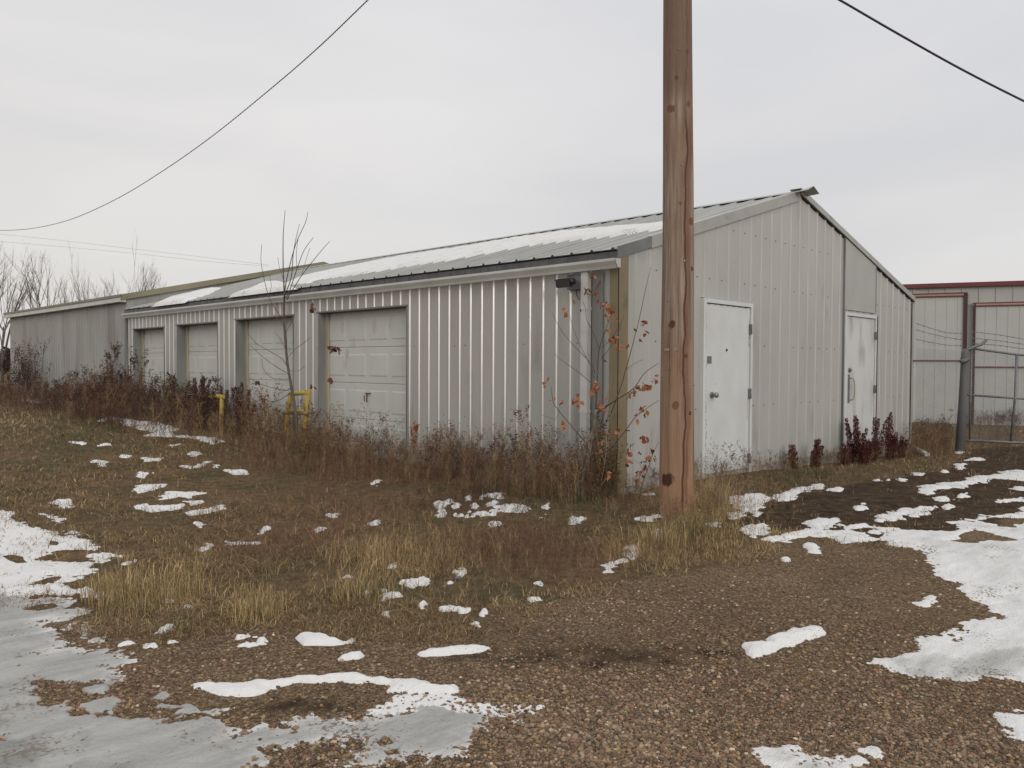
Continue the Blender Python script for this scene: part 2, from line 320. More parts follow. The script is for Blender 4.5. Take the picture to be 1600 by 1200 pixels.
F = np.c_[i * NA + j, (i + 1) * NA + j, (i + 1) * NA + j2, i * NA + j2][:, ::-1]
cap = np.c_[np.full(NA, len(V) - 1), np.arange(NA), (np.arange(NA) + 1) % NA]
# centre cap as quads (degenerate-free: pairs of rim edges)
k = np.arange(0, NA, 2); capq = np.c_[np.full(len(k), len(V) - 1), (k + 2) % NA, k + 1, k]
npmesh('ground', V, np.r_[F, capq], M['ground'], smooth=True, attrs={'gravel': np.r_[gs, 1], 'mud': np.r_[ms, 0]}, kind='structure')

# ------------------------------------------------------------------ ribbed sheet walls
def rib_profile(u0, u1, first, sp, openings, hb=.0165, ht=.006, h=.0135):
    br = {round(u0, 4): 0, round(u1, 4): 0}; u = first
    while u - hb > u0 + .005:
        u -= sp
    u += sp
    pts = []
    while u + hb < u1 - .005:
        if u - hb > u0 + .005: pts += [(u - hb, 0), (u - ht, h), (u + ht, h), (u + hb, 0)]
        u += sp
    pts = [(u0, 0)] + pts + [(u1, 0)]
    def dep(q):
        for (a, da), (b, db) in zip(pts, pts[1:]):
            if a <= q <= b: return da + (db - da) * (q - a) / max(b - a, 1e-9)
        return 0
    cuts = [(o, dep(o)) for op in openings for o in op[:2] if u0 < o < u1]
    return sorted(pts + cuts)
def ribbed(mb, prof, place, ztop, zbot, openings, mi=0, ribm=None):
    # openings: (ua, ub, zlo, zhi); place(u, depth, z) -> point
    for (a, da), (b, db) in zip(prof, prof[1:]):
        if b - a < 1e-6: continue
        c = (a + b) / 2; segs = [(zbot(a), zbot(b), ztop(a), ztop(b))]
        for ua, ub, zl, zh in openings:
            if ua < c < ub:
                s2 = []
                for s in segs:
                    if zl > s[0] + .01: s2.append((s[0], s[1], zl, zl))
                    s2.append((zh, zh, s[2], s[3]))
                segs = s2
        for z0a, z0b, z1a, z1b in segs:
            n = 1
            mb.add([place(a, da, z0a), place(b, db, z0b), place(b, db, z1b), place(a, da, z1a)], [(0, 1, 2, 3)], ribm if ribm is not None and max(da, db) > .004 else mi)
H = 2.785; RX = 4.5; RZ = 4.11; WD = 9.57; L1 = 15.04; L2 = 25.73
def roofz(x): return H + (RZ - H) * (x / RX if x <= RX else (WD - x) / (WD - RX))
B1 = empty('storage_building', (0, 0, 0), label='long low grey metal building with gable end, overhead doors and snow streaked roof', cat='building')
OPW = [(3.868, 6.292, -.2, 2.318), (7.108, 9.279, -.2, 2.308), (10.054, 12.046, -.2, 2.29), (12.742, 14.582, -.2, 2.27)]
OPG = [(1.749, 3.042, -.5, 2.345), (6.227, 7.799, -.5, 2.385)]
wob = lambda u: .0
mb = MB()
prof = rib_profile(0, L1, .266, .2216, OPW)
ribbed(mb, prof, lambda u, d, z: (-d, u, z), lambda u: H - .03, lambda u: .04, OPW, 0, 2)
for u in np.arange(.266 + .11, L1 - .1, .2216):      # screws along the girts
    for z in (.75, 1.72):
        if rng.random() < .35 and not any(a - .05 < u < b + .05 and z < zh for a, b, zl, zh in OPW): mb.box(-.005, .001, u - .006, u + .006, z - .006, z + .006, 1)
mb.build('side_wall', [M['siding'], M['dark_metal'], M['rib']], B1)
mb = MB(); prof = rib_profile(0, WD, .308, .304, OPG)
prof = sorted(prof + [(RX, 0 if not any(abs(RX - a) < 1e-3 for a, _ in prof) else 0)])
prof = [(a, d) for a, d in prof if not (6.24 < a < 7.79)]
gp = rib_profile(0, WD, .308, .304, OPG); prof = []
for a, d in gp: prof.append((a, d))
def gable_top(x): return roofz(x) - .03
ribbed(mb, prof, lambda u, d, z: (u, -d, z), gable_top, lambda u: float(zg(u, 0)) + .05, OPG, 0, 2)
for u in np.arange(.308 + .13, WD, .304):
    for z in (.9, 1.75, 2.6, 3.3):
        if rng.random() < .8 and z < roofz(u) - .2 and not any(a - .05 < u < b + .05 and z < zh for a, b, zl, zh in OPG): mb.box(u - .008, u + .008, -.006, .001, z - .008, z + .008, 1)
mb.build('gable_wall', [M['siding'], M['dark_metal'], M['rib_g']], B1)
MB().hexa([(6.227, -.026, 2.43), (7.60, -.026, 2.43), (7.60, -.022, 2.43), (6.227, -.022, 2.43), (6.227, -.026, roofz(6.227) - .02), (7.60, -.026, roofz(7.6) - .02), (7.60, -.022, roofz(7.6) - .02), (6.227, -.022, roofz(6.227) - .02)]).build('patch_panel', M['patch'], B1, label='flat lighter sheet above the far entry door')
mb = MB(); mb.box(6.213, 6.227, -.034, .0, -.1, roofz(6.2) - .03); mb.box(7.60, 7.612, -.034, .0, 2.44, roofz(7.61) - .03); mb.build('panel_edge', M['jamb'], B1)
# rear walls, footing
mb = MB(); mb.add([(WD, 0, -.4), (WD, L1, -.4), (WD, L1, H - .03), (WD, 0, H - .03)], [(0, 1, 2, 3)]); mb.build('rear_wall', M['siding'], B1)
mb = MB(); mb.box(.02, WD - .02, -.035, .3, -.5, .045); mb.box(-.03, .3, .05, L1 - .1, -.4, .035); mb.build('footing', M['concrete'], B1)
# roof with ribs running down the slope
def roof_side(xe, xr, ze, zr, y0, y1, sp=.3048, hh=.022):
    mb = MB(); ys = [(y0, 0)]; y = y0 + .06
    while y + .04 < y1: ys += [(y - .028, 0), (y - .010, hh), (y + .010, hh), (y + .028, 0)]; y += sp
    ys.append((y1, 0))
    for (a, da), (b, db) in zip(ys, ys[1:]):
        mb.add([(xe, a, ze + da), (xr, a, zr + da), (xr, b, zr + db), (xe, b, ze + db)], [(0, 1, 2, 3)])
        mb.add([(xe, a, ze - .012), (xe, b, ze - .012), (xe, b, ze), (xe, a, ze)], [(0, 1, 2, 3)], 1)
        if da or db: mb.add([(xe, a, ze), (xe, b, ze), (xe, b, ze + db), (xe, a, ze + da)], [(0, 1, 2, 3)], 1)  # rib ends filled with black, painted shade of the hollow ribs
    mb.add([(xe, y0, ze - .015), (xr, y0, zr - .015), (xr, y1, zr - .015), (xe, y1, ze - .015)], [(0, 1, 2, 3)])
    mb.add([(xe, y0, ze - .015), (xe, y0, ze), (xr, y0, zr), (xr, y0, zr - .015)], [(0, 1, 2, 3)])
    return mb
sl_w = (RZ - H) / RX; sl_e = (RZ - H) / (WD - RX)
rf = roof_side(-.07, RX, H + .005 - .07 * sl_w, RZ + .005, -.03, L1); rf2 = roof_side(WD + .08, RX, H + .005 - .08 * sl_e, RZ + .005, -.03, L1)
b_ = len(rf.v); rf.v += rf2.v; rf.f += [[b_ + q for q in f] for f in rf2.f]; rf.m += rf2.m; rf.sm += rf2.sm
roof = rf.build('roof', [M['roofing'], M['black']], B1)
# ridge cap: bent plate lying on the rib tops, sticking out at the gable and slightly curled
mb = MB(); segs = [(-.24, .035), (-.12, .012), (.0, .0)] + [(y, 0) for y in np.linspace(1.5, L1, 12)]
cols_ = []
for y, up in segs:
    for x, z in ((RX - .20, RZ + .033 - .20 * sl_w + up * .3), (RX, RZ + .040 + up), (RX + .20, RZ + .033 - .20 * sl_e + up * .3)): cols_.append((x, y, z)); 
nb = len(cols_); low = [(x, y, z - .004) for x, y, z in cols_]; mb.v += cols_ + low
for i_ in range(len(segs) - 1):
    for k_ in range(2):
        q = [i_ * 3 + k_, i_ * 3 + k_ + 1, i_ * 3 + k_ + 4, i_ * 3 + k_ + 3]; mb.f += [q, [nb + z for z in q[::-1]]]; mb.m += [0, 0]; mb.sm += [False, False]
for k_ in range(2): mb.f.append([k_, nb + k_, nb + k_ + 1, k_ + 1]); mb.m.append(0); mb.sm.append(False)
mb.build('ridge_cap', M['roofing'], roof, label='metal ridge cap with a lifted end over the gable')
# rake flashings
def rake(mb, xa, xb, drop, y0, y1, up=.03, mi=0):
    za, zb = roofz(xa), roofz(xb)
    mb.hexa([(xa, y0, za - drop), (xb, y0, zb - drop), (xb, y1, zb - drop), (xa, y1, za - drop), (xa, y0, za + up), (xb, y0, zb + up), (xb, y1, zb + up), (xa, y1, za + up)], mi)
mb = MB(); rake(mb, .60, RX, .115, -.036, -.024); rake(mb, .60, RX, -.027, -.024, .14, .031); mb.build('rake_flashing', M['flash_light'], B1)
mb = MB(); rake(mb, -.05, .62, .105, -.033, -.022, .028); mb.build('rake_flashing', M['flash_grey'], B1, label='darker grey end piece of the gable flashing')
mb = MB(); rake(mb, RX, WD + .04, .015, -.050, -.040, .075); rake(mb, RX, WD + .04, -.068, -.040, .14, .076); mb.build('rake_flashing', M['flash_light'], B1, label='narrow flashing down the far slope')
mb = MB()
for u in np.arange(.308 + 14 * .304, WD - .1, .304): rake(mb, u + .05, u + .235, .042, -.010, -.002, -.018)
mb.build('gap_shade', M['black'], B1)['kind'] = 'stuff'  # black strips standing in for shade in the gaps below the flashing
# fascia, gutter, downspout, corner trim
mb = MB(); mb.box(-.052, -.026, -.02, L1, 2.61, 2.748)
for y in np.arange(.1, L1, .3048): mb.box(-.056, -.052, y, y + .006, 2.66, 2.748)
mb.build('fascia', M['dark_metal'], B1)
mb = MB(); gp_ = [(-.055, 2.545), (-.125, 2.545), (-.135, 2.575), (-.165, 2.625), (-.165, 2.655), (-.157, 2.655), (-.157, 2.63), (-.128, 2.58), (-.118, 2.553), (-.055, 2.553)]
y0, y1 = -.075, 14.92; n_ = len(gp_); mb.v = [(x, y0, z) for x, z in gp_] + [(x, y1, z) for x, z in gp_]
for i_ in range(n_): mb.f.append([i_, (i_ + 1) % n_, n_ + (i_ + 1) % n_, n_ + i_])
mb.f += [list(range(n_))[::-1], list(range(n_, 2 * n_))]
for yy in (y0, y1): b_ = len(mb.v); mb.v += [(-.055, yy, 2.545), (-.125, yy, 2.545), (-.165, yy, 2.625), (-.165, yy, 2.655), (-.055, yy, 2.655)]; mb.f.append([b_ + q for q in range(5)])
mb.m = [0] * len(mb.f); mb.sm = [False] * len(mb.f); gut = mb.build('gutter', M['gutter'], B1)
mb = MB(); mb.box(-.095, -.024, .372, .472, .12, 2.55); mb.box(-.10, -.02, .366, .478, .9, .93); mb.box(-.10, -.02, .366, .478, 2.1, 2.13)
mb.build('downspout', M['gutter'], B1)
mb = MB(); mb.box(-.026, -.021, .20, .355, .05, 2.55); mb.build('side_strip', M['jamb'], B1, label='grey brown strip beside the downspout')
mb = MB(); mb.box(-.029, -.023, -.029, .096, .03, 2.60); mb.box(-.029, .155, -.029, -.023, .0, roofz(.1) - .10); mb.build('corner_trim', M['tan'], B1)
mb = MB(); mb.box(WD - .05, WD + .005, -.029, -.023, -.2, H - .04); mb.box(WD, WD + .006, -.023, .1, -.2, H - .04); mb.build('corner_trim', M['flash_light'], B1, label='pale trim at the far corner')
mb = MB(); mb.box(-.05, -.022, L1 - .12, L1 - .0, .03, 2.6); mb.build('end_trim', M['jamb'], B1)

# overhead doors
def overhead(a, b, top, seed, lbl):
    rec = .16 if seed == 0 else .22
    base = MB(); h = top / 4; w = b - a
    d = empty('garage_door', (0, 0, 0)); d.parent = B1; d['label'] = lbl
    for s in range(4):
        z0, z1 = s * h, (s + 1) * h - .006
        base.box(rec, rec + .045, a + .06, b - .02, z0, z1 - .012)
        base.box(rec + .004, rec + .04, a + .06, b - .02, z1 - .012, z1)
        n = 4; pw = (w - .08) / n
        for c in range(n):
            ya, yb = a + .06 + c * pw + .05, a + .06 + (c + 1) * pw - .05; za, zb = z0 + .10, z1 - .11; r = .022; dp = .007
            # raised frame of each short panel
            base.add([(rec, ya, za), (rec, yb, za), (rec, yb, zb), (rec, ya, zb), (rec - dp, ya + r, za + r), (rec - dp, yb - r, za + r), (rec - dp, yb - r, zb - r), (rec - dp, ya + r, zb - r)],
                     [(0, 1, 5, 4), (1, 2, 6, 5), (2, 3, 7, 6), (3, 0, 4, 7), (4, 5, 6, 7)])
    base.build('door_panel', M['garage'], d)
    f = MB(); f.box(-.012, rec + .05, b - .018, b + .001, -.1, top + .001); f.box(-.012, rec + .05, a - .001, a + .016, -.1, top + .001); f.box(-.02, rec + .05, a - .02, b + .05, top, top + .022); f.build('frame', M['jamb'], d)
    g = MB(); g.box(rec - .05, rec - .012, b - .10, b - .02, -.1, top - .01); g.build('stop_strip', M['jamb_wood'], d)
    if seed == 0:
        hd = MB(); hd.box(rec - .03, rec - .009, 5.00, 5.14, .985, 1.0); hd.box(rec - .02, rec - .008, 5.10, 5.115, .85, .985); hd.box(rec - .02, rec - .008, 5.17, 5.18, .86, .95); hd.build('handle', M['rust'], d)
    return d
for k_, ((a, b, zl, zh), lb) in enumerate(zip(OPW, ['nearest overhead door', 'overhead door behind the bare sapling', 'third overhead door along', 'farthest overhead door'])): overhead(a, b, zh, k_, lb)

# entry doors
def entry(x0, x1, top, zb, smudged, lbl):
    d = empty('entry_door', (0, 0, 0)); d.parent = B1; d['label'] = lbl
    f = MB(); f.box(x0, x0 + .065, -.05, .03, zb, top); f.box(x1 - .05, x1, -.05, .03, zb, top); f.box(x0 + .065, x1 - .05, -.052, .03, top - .055, top); f.box(x0 + .065, x0 + .08, -.02, .03, zb, top - .055); f.box(x1 - .06, x1 - .05, -.02, .03, zb, top - .055)
    f.build('frame', M['white'], d)
    s = MB(); s.box(x0 + .087, x1 - .062, -.03, .02, zb + .03, top - .068); s.build('slab', M['door_smudge'] if smudged else M['white'], d)
    s = MB(); s.box(x0 + .07, x1 - .05, -.04, .02, zb - .02, zb + .028); s.build('threshold', M['concrete'], d)
    g = MB(); g.box(x0 + .08, x0 + .088, -.022, -.0, zb + .03, top - .06); g.box(x1 - .062, x1 - .0595, -.022, 0, zb + .03, top - .06); g.box(x0 + .08, x1 - .06, -.022, 0, top - .068, top - .062); g.build('gap_seal', M['black'], d)
    for z in (top - .36, (top + zb) / 2 - .05, zb + .25):
        hb_ = MB(); hb_.box(x1 - .085, x1 - .045, -.062, -.028, z - .065, z + .065); hb_.tube([(x1 - .058, -.062, z - .07), (x1 - .058, -.062, z + .07)], .010, 8); hb_.build('hinge', M['galv'], d)
    return d
e1 = entry(1.749, 3.042, 2.335, -.08, False, 'nearer white entry door with chipped edges')
kb = MB(); c = np.array((1.985, -.032, 1.077)); kb.tube([c, c + (0, -.015, 0)], .042, 14); kb.tube([c + (0, -.015, 0), c + (0, -.045, 0)], .014, 10); kb.tube([c + (0, -.045, 0), c + (0, -.06, 0), c + (0, -.085, 0), c + (0, -.10, 0)], [.022, .036, .036, .018], 14); kb.build('door_knob', M['steel'], e1)
kb = MB(); kb.box(1.87, 1.975, -.036, -.0305, 1.49, 1.585); kb.build('lock_plate', M['steel'], e1)
kb = MB(); kb.tube([(2.358, -.031, 1.673), (2.358, -.04, 1.673)], .017, 12); kb.build('peephole', M['black'], e1)
e2 = entry(6.227, 7.62, 2.385, -.16, True, 'farther white entry door with a grey smudge and a pull handle')
kb = MB(); kb.box(6.40, 6.475, -.036, -.0305, .84, 1.33); kb.build('pull_plate', M['galv'], e2)
kb = MB(); kb.tube([(6.50, -.034, 1.27), (6.52, -.075, 1.26), (6.525, -.095, 1.2), (6.525, -.095, .96), (6.52, -.075, .9), (6.50, -.034, .89)], .011, 8); kb.build('pull_handle', M['jamb_wood'], e2)
kb = MB(); kb.tube([(6.45, -.03, 1.405), (6.45, -.05, 1.405)], .04, 14); kb.tube([(6.45, -.05, 1.405), (6.45, -.07, 1.405)], .022, 12); kb.build('deadbolt', M['steel'], e2)

def chips(d, spots):
    mb = MB()
    for x, z, w, h in spots:
        n = 9; r_ = rng.uniform(.55, 1.1, n); an = np.linspace(0, 2 * math.pi, n, endpoint=False)
        ring = [(x + w * q * math.cos(t), -.0315, z + h * q * math.sin(t)) for q, t in zip(r_, an)]; back = [(a, -.0295, c) for a, _, c in ring]
        mb.add(ring + back, [tuple(range(n))] + [(k, (k + 1) % n, n + (k + 1) % n, n + k) for k in range(n)])
    o = mb.build('chipped_paint', M['jamb'], d); o['kind'] = 'stuff'
chips(e1, [(2.965, 2.10 - .05 * k, rng.uniform(.006, .013), rng.uniform(.02, .035)) for k in range(8)] + [(1.845 + rng.uniform(-.004, .03) * (z < 1.0), z, rng.uniform(.004, .011), rng.uniform(.012, .04)) for z in np.arange(.15, 2.2, .055)] + [(2.945 + rng.uniform(-.03, .01), 1.0 - .04 * k, .006, .02) for k in range(8)] + [(x, 2.262, rng.uniform(.02, .06), .005) for x in np.arange(1.9, 2.9, .16)])
chips(e2, [(7.545, 2.2 - .09 * k, .005, .02) for k in range(18)])
# snow on the roof: patches on the west slope
def onroof(px, py):
    d = ray(px, py); n = np.array((-sl_w, 0, 1.)); p0 = np.array((0, 0, H + .01)); t = ((p0 - CAM) @ n) / (d @ n); return CAM + t * d
def roofsnow(name, polys, thick=.05):
    P = []
    allv = []; allf = []
    for poly in polys:
        pp = np.array([onroof(*q) for q in poly])[:, :2]; x0, y0 = pp.min(0) - .1; x1, y1 = pp.max(0) + .1
        nx = int((x1 - x0) / .045) + 2; ny = int((y1 - y0) / .06) + 2
        Xg, Yg = np.meshgrid(np.linspace(x0, x1, nx), np.linspace(y0, y1, ny), indexing='ij'); x = Xg.ravel(); y = Yg.ravel()
        s = sdf(np.c_[x, y], pp) + fbm(x, y, 3.2, 4, 31) * .12 - .03; s = np.where(x < -.09, -1, s)
        hh = thick * np.tanh(s / .06) * (1 + .5 * fbm(x, y, 5, 3, 5)); z = H + .012 + sl_w * x + hh + .012
        keep = (hh > -.03); idx = np.arange(nx * ny).reshape(nx, ny)
        q = np.c_[idx[:-1, :-1].ravel(), idx[1:, :-1].ravel(), idx[1:, 1:].ravel(), idx[:-1, 1:].ravel()]; q = q[keep[q].any(1)]
        z = np.maximum(z, H - .01 + sl_w * x)
        b0 = sum(len(v) for v in allv); allv.append(np.c_[x, y, z]); allf.append(q + b0)
    V = np.concatenate(allv); F = np.concatenate(allf)
    return npmesh(name, V, F, M['snow'], smooth=True, attrs={'ice': np.zeros(len(V))}, kind='stuff', label='melting snow lying along the grey ribbed roof', cat='snow')
roofsnow('roof_snow', [
    [(1060, 348), (1000, 354), (900, 362), (800, 375), (740, 386), (680, 394), (600, 407), (540, 420), (500, 428), (462, 437), (440, 447), (480, 444), (500, 438), (560, 430), (640, 417), (700, 408), (760, 397), (830, 384), (900, 376), (960, 370), (1030, 359), (1060, 355)],
    [(440, 441), (415, 441), (385, 455), (352, 465), (370, 468), (410, 463), (445, 456), (470, 452)],
    [(346, 451), (320, 451), (290, 460), (262, 467), (232, 481), (260, 478), (300, 469), (330, 460)],
    [(380, 463), (402, 458), (420, 461), (425, 468), (360, 472)]])

# ------------------------------------------------------------------ far metal building in line with the first
B2 = empty('long_shed', (0, L1, 0), label='weathered grey shed with olive roof trim joined to the far end of the long building', cat='building')
H2 = 3.10; R2X = 5.5; R2Z = 4.40; W2 = 11.0
def b2p(mb, name, m, par=B2, **k): return mb.build(name, m, par, **k)
off = np.array((0, L1, 0))
mb = MB(); prof = rib_profile(0, L2 - L1, .2, .2286, []); ribbed(mb, prof, lambda u, d, z: (-d, u, z), lambda u: H2, lambda u: 0.0, []); b2p(mb, 'side_wall', M['siding_far'])
mb = MB(); prof = rib_profile(0, W2, .2, .3048, []) 
def g2(x): return H2 + (R2Z - H2) * (1 - abs(x - R2X) / R2X)
ribbed(mb, prof, lambda u, d, z: (u, -d + .001, z), g2, lambda u: 0., []); b2p(mb, 'gable_wall', M['siding_far'])
mb = MB(); mb.add([(W2, 0, -.4), (W2, L2 - L1, -.4), (W2, L2 - L1, H2), (W2, 0, H2)], [(0, 1, 2, 3)]); mb.add([(0, L2 - L1, 0), (W2, L2 - L1, -.3), (W2, L2 - L1, H2), (R2X, L2 - L1, R2Z), (0, L2 - L1, H2)], [(0, 1, 2, 3, 4)]); b2p(mb, 'rear_wall', M['siding_far'])
mb = MB(); LL = L2 - L1
for xa, xb, za, zb in ((-.15, R2X, H2 - .02, R2Z + .02), (W2 + .15, R2X, H2 - .02, R2Z + .02)):
    mb.hexa([(xa, -.08, za), (xb, -.08, zb), (xb, LL + .1, zb), (xa, LL + .1, za), (xa, -.08, za + .03), (xb, -.08, zb + .03), (xb, LL + .1, zb + .03), (xa, LL + .1, za + .03)])
b2p(mb, 'roof', M['roofing'])
mb = MB()
for xa, xb, za, zb in ((-.17, R2X, H2 - .07, R2Z - .03), (R2X, W2 + .17, R2Z - .03, H2 - .07)):
    mb.hexa([(xa, -.10, za - .04), (xb, -.10, zb - .04), (xb, -.083, zb - .04), (xa, -.083, za - .04), (xa, -.10, za + .10), (xb, -.10, zb + .10), (xb, -.083, zb + .10), (xa, -.083, za + .10)])
mb.box(-.175, -.155, -.10, LL + .1, H2 - .03, H2 + .035); b2p(mb, 'roof_trim', M['olive'])
mb = MB(); mb.box(-.155, -.03, .0, LL + .1, H2 - .14, H2 - .035); mb.box(-.155, -.03, -.06, -.001, H2 - .15, H2 - .02); b2p(mb, 'gutter', M['gutter'])

# ------------------------------------------------------------------ ground snow
A_ = lambda x, y: (x / 3.158, 580 + y / 3.158)
B_ = lambda x, y: (500 + x / 2.667, 650 + y / 2.667)
C_ = lambda x, y: (1050 + x / 2.857, 680 + y / 2.857)
D_ = lambda x, y: (x / 3.2, 900 + y / 3.2)
E_ = lambda x, y: (400 + x / 3.2, 950 + y / 3.2)
F_ = lambda x, y: (1200 + x / 4, 950 + y / 4)
def PL(f, s): v = [float(q) for q in s.replace(';', ' ').replace(',', ' ').split()]; return [f(v[i], v[i + 1]) for i in range(0, len(v), 2)]
polys = []   # (poly_px, thickness, ice)
big = PL(A_, '-60,700 0,690 60,700 70,720 40,745 150,750 280,790 340,800 470,840 520,860 460,882 450,900 540,910 520,925 430,905 310,885 270,900 280,940 400,955 450,975 360,1020 300,1050 310,1010 200,1000 160,1040 220,1070 200,1090 60,1100 -60,1100')
polys.append((big, .035, .0))
low = PL(D_, '-150,20 0,50 60,100 140,120 260,112 350,150 340,165 430,170 430,182 350,195 430,250 530,290 580,345 500,350 380,280 320,225 240,200 180,230 270,290 350,350 500,370 620,400 670,440 600,470 540,500 620,560 700,590 710,560 900,545 980,600 1050,600 1110,700 1080,760 1100,790 1180,800 1330,770 1450,790') + \
      PL(E_, '60,610 180,630 290,570 440,565 680,530 900,535 1340,530 1230,580 1100,650 960,720 860,770 790,740 700,760 600,800 420,860 350,800 400,730 470,700 360,680 0,700') + PL(D_, '1290,840 1240,880 1270,960 1270,1150 -400,1150')
polys.append((low, .022, .55))
for s, th_ in (('240,1055 290,1050 350,1080 330,1100 250,1095', .06), ('90,120 150,122 200,140 370,150 370,168 250,160 170,162 90,148', .05), ('520,225 600,225 640,240 720,240 870,265 885,290 870,320 1000,320 1090,330 1110,355 1050,375 980,345 900,335 800,330 690,325 740,305 650,285 610,262 560,250', .05),
    ('820,372 900,350 915,358 850,382', .04), ('596,420 655,422 625,442', .04), ('705,438 795,433 785,452 718,452', .04), ('468,443 535,453 522,477 488,472', .04), ('928,408 970,400 1005,410 960,422', .04), ('328,350 390,343 428,355 410,367', .04), ('478,360 550,358 550,370 480,372', .03),
    ('1100,490 1200,486 1225,512 1160,514', .04), ('1058,463 1082,463 1082,480 1060,480', .04), ('636,505 710,493 752,510 722,547 680,532', .05), ('670,575 720,558 822,560 822,580 780,592 670,612', .05), ('760,620 820,600 900,598 960,588 1005,605 960,622 940,642 880,627 790,642', .05), ('668,675 720,662 780,672 895,668 880,688 770,698 690,692', .05),
    ('900,652 1000,648 950,668', .04), ('905,703 1000,688 1090,668 1103,685 1020,708 930,718', .04), ('965,753 1018,755 990,770', .04), ('1268,795 1320,768 1335,785 1280,808', .05), ('1118,838 1280,833 1292,848 1130,857', .04), ('983,887 1020,848 1052,860 1000,894', .05), ('1550,780 1582,778 1580,797 1552,795', .04),
    ('258,660 340,663 358,680 310,692', .04), ('208,713 320,718 302,752 250,740', .04), ('298,643 342,645 340,657 300,657', .04), ('403,1073 490,1068 480,1090 540,1110 560,1078 622,1095 560,1132 500,1122 420,1112', .05), ('888,1165 930,1150 943,1165', .04), ('600,940 662,932 660,945 605,950', .03), ('818,1120 860,1118 855,1132 822,1132', .03), ('860,468 960,472 1028,448 1000,470 950,482', .02), ('380,170 400,168 395,190 382,188', .03), ('480,235 530,228 525,245 490,245', .03)):
    polys.append((PL(A_, s), th_, .0))
for s, th_ in (('203,287 250,268 240,295', .05), ('165,450 248,443 245,462 180,462', .05), ('40,420 75,418 72,430 45,430', .04), ('750,380 800,368 870,370 910,400 840,407 770,398', .05), ('922,375 952,363 950,392', .05), ('1018,445 1060,420 1115,423 1045,457', .05), ('1322,427 1400,410 1412,415 1370,432', .05), ('1268,540 1322,520 1312,588 1288,588', .06), ('1180,620 1240,593 1315,588 1260,612 1215,648 1183,652', .05), ('1393,480 1418,472 1418,532 1398,527', .06),
    ('176,747 198,726 218,735 197,764', .06), ('230,752 320,740 320,760 260,776', .07), ('258,728 278,726 278,742 260,742', .05), ('352,700 430,686 438,705 390,717', .06), ('566,650 600,633 622,648 580,670', .06), ('508,712 540,688 552,700', .05), ('408,796 430,778 448,790 425,810', .07), ('483,827 510,806 550,803 607,812 600,827 540,822 495,834', .06), ('663,827 690,810 702,820 675,847', .06), ('628,876 670,868 662,887', .05), ('262,832 288,823 282,842', .05), ('878,692 932,683 922,707', .05), ('885,758 917,757 915,770 888,770', .04), ('93,674 120,660 133,672', .04), ('288,632 312,620 312,634', .04), ('1270,300 1320,298 1330,312 1280,315', .04), ('1340,320 1385,318 1380,332', .04), ('710,330 760,322 755,345 715,345', .04), ('905,412 935,408 932,424 908,424', .04), ('715,440 745,440 742,455 720,456', .04), ('-5,470 20,470 15,482 0,482', .05)):
    polys.append((PL(B_, s), th_, .0))
for _ in range(26):
    x, y = rng.uniform(470, 745), rng.uniform(322, 415); w = rng.uniform(8, 26); h_ = rng.uniform(6, 13); polys.append((PL(B_, f'{x},{y} {x+w},{y-h_*.6} {x+w*1.3},{y+h_*.5} {x+w*.3},{y+h_}'), .05, 0.))
for s, th_, ic in (('960,470 1040,435 1140,430 1250,440 1290,420 1250,390 1280,378 1400,353 1485,355 1430,378 1500,400 1571,390 1800,380 1800,470 1571,480 1480,450 1380,425 1300,440 1280,480 1350,492 1571,482 1800,480 1800,1100 1571,1110 1400,1080 1300,1095 1100,1095 900,1100 910,1050 1090,970 1110,940 1240,905 1260,870 1320,830 1440,810 1390,780 1330,710 1280,705 1200,740 1110,762 1083,747 1110,720 1260,700 1300,670 1240,650 1210,620 1220,600 1150,580 1120,540 1060,515 1020,490', .04, .16),
    ('345,990 343,965 430,950 425,930 510,905 530,890 655,878 667,890 600,922 480,967 420,992 365,1012', .07, 0), ('598,488 650,498 662,520 640,532 610,522', .05, 0), ('498,550 520,547 522,560 500,562', .05, 0), ('405,460 520,430 600,420 588,395 640,368 742,373 705,400 700,425 850,440 862,477 760,482 700,450 600,447 480,468', .045, 0), ('755,408 830,408 920,383 980,338 1040,318 1172,318 1140,347 1080,362 1060,342 990,367 900,402 850,417 780,424', .05, 0),
    ('268,270 400,263 432,285 400,330 410,350 380,362 340,332 330,352 270,367 228,350 290,328 268,300', .05, 0), ('452,277 560,238 642,233 560,257 530,287 470,289', .05, 0), ('640,228 680,222 675,238 645,240', .04, 0), ('696,236 748,236 740,250 698,248', .04, 0), ('808,327 850,303 863,320 832,335', .05, 0), ('1118,262 1170,213 1300,203 1400,178 1571,163 1700,160 1700,205 1571,212 1440,197 1300,237 1180,247 1140,272', .05, 0), ('1308,100 1390,96 1382,112 1320,112', .04, 0), ('1262,142 1300,120 1312,130 1280,152', .04, 0), ('998,195 1052,192 1042,210 1003,208', .04, 0), ('900,198 940,196 938,206 905,208', .04, 0), ('955,200 975,196 980,206 960,206', .04, 0), ('1500,350 1540,320 1571,315 1640,315 1640,362 1510,362', .05, 0), ('1528,247 1571,238 1640,238 1640,268', .05, 0), ('1076,172 1130,168 1125,182 1085,182', .03, 0), ('1178,282 1235,280 1230,296 1185,296', .04, 0), ('1278,272 1318,266 1312,282 1282,282', .04, 0), ('1200,158 1225,156 1222,170 1204,168', .04, 0), ('340,402 405,398 415,440 365,445 345,430', .04, 0), ('870,430 1010,405 1020,415 890,448', .025, 0), ('1215,315 1245,312 1240,328 1218,328', .04, 0), ('160,388 210,388 205,402 170,402', .04, 0), ('1265,75 1290,75 1288,84 1268,84', .03, 0), ('1460,290 1560,285 1560,296 1465,298', .03, 0), ('1375,440 1440,440 1410,455', .0, 0)):
    if th_: polys.append((PL(C_, s), th_, ic))
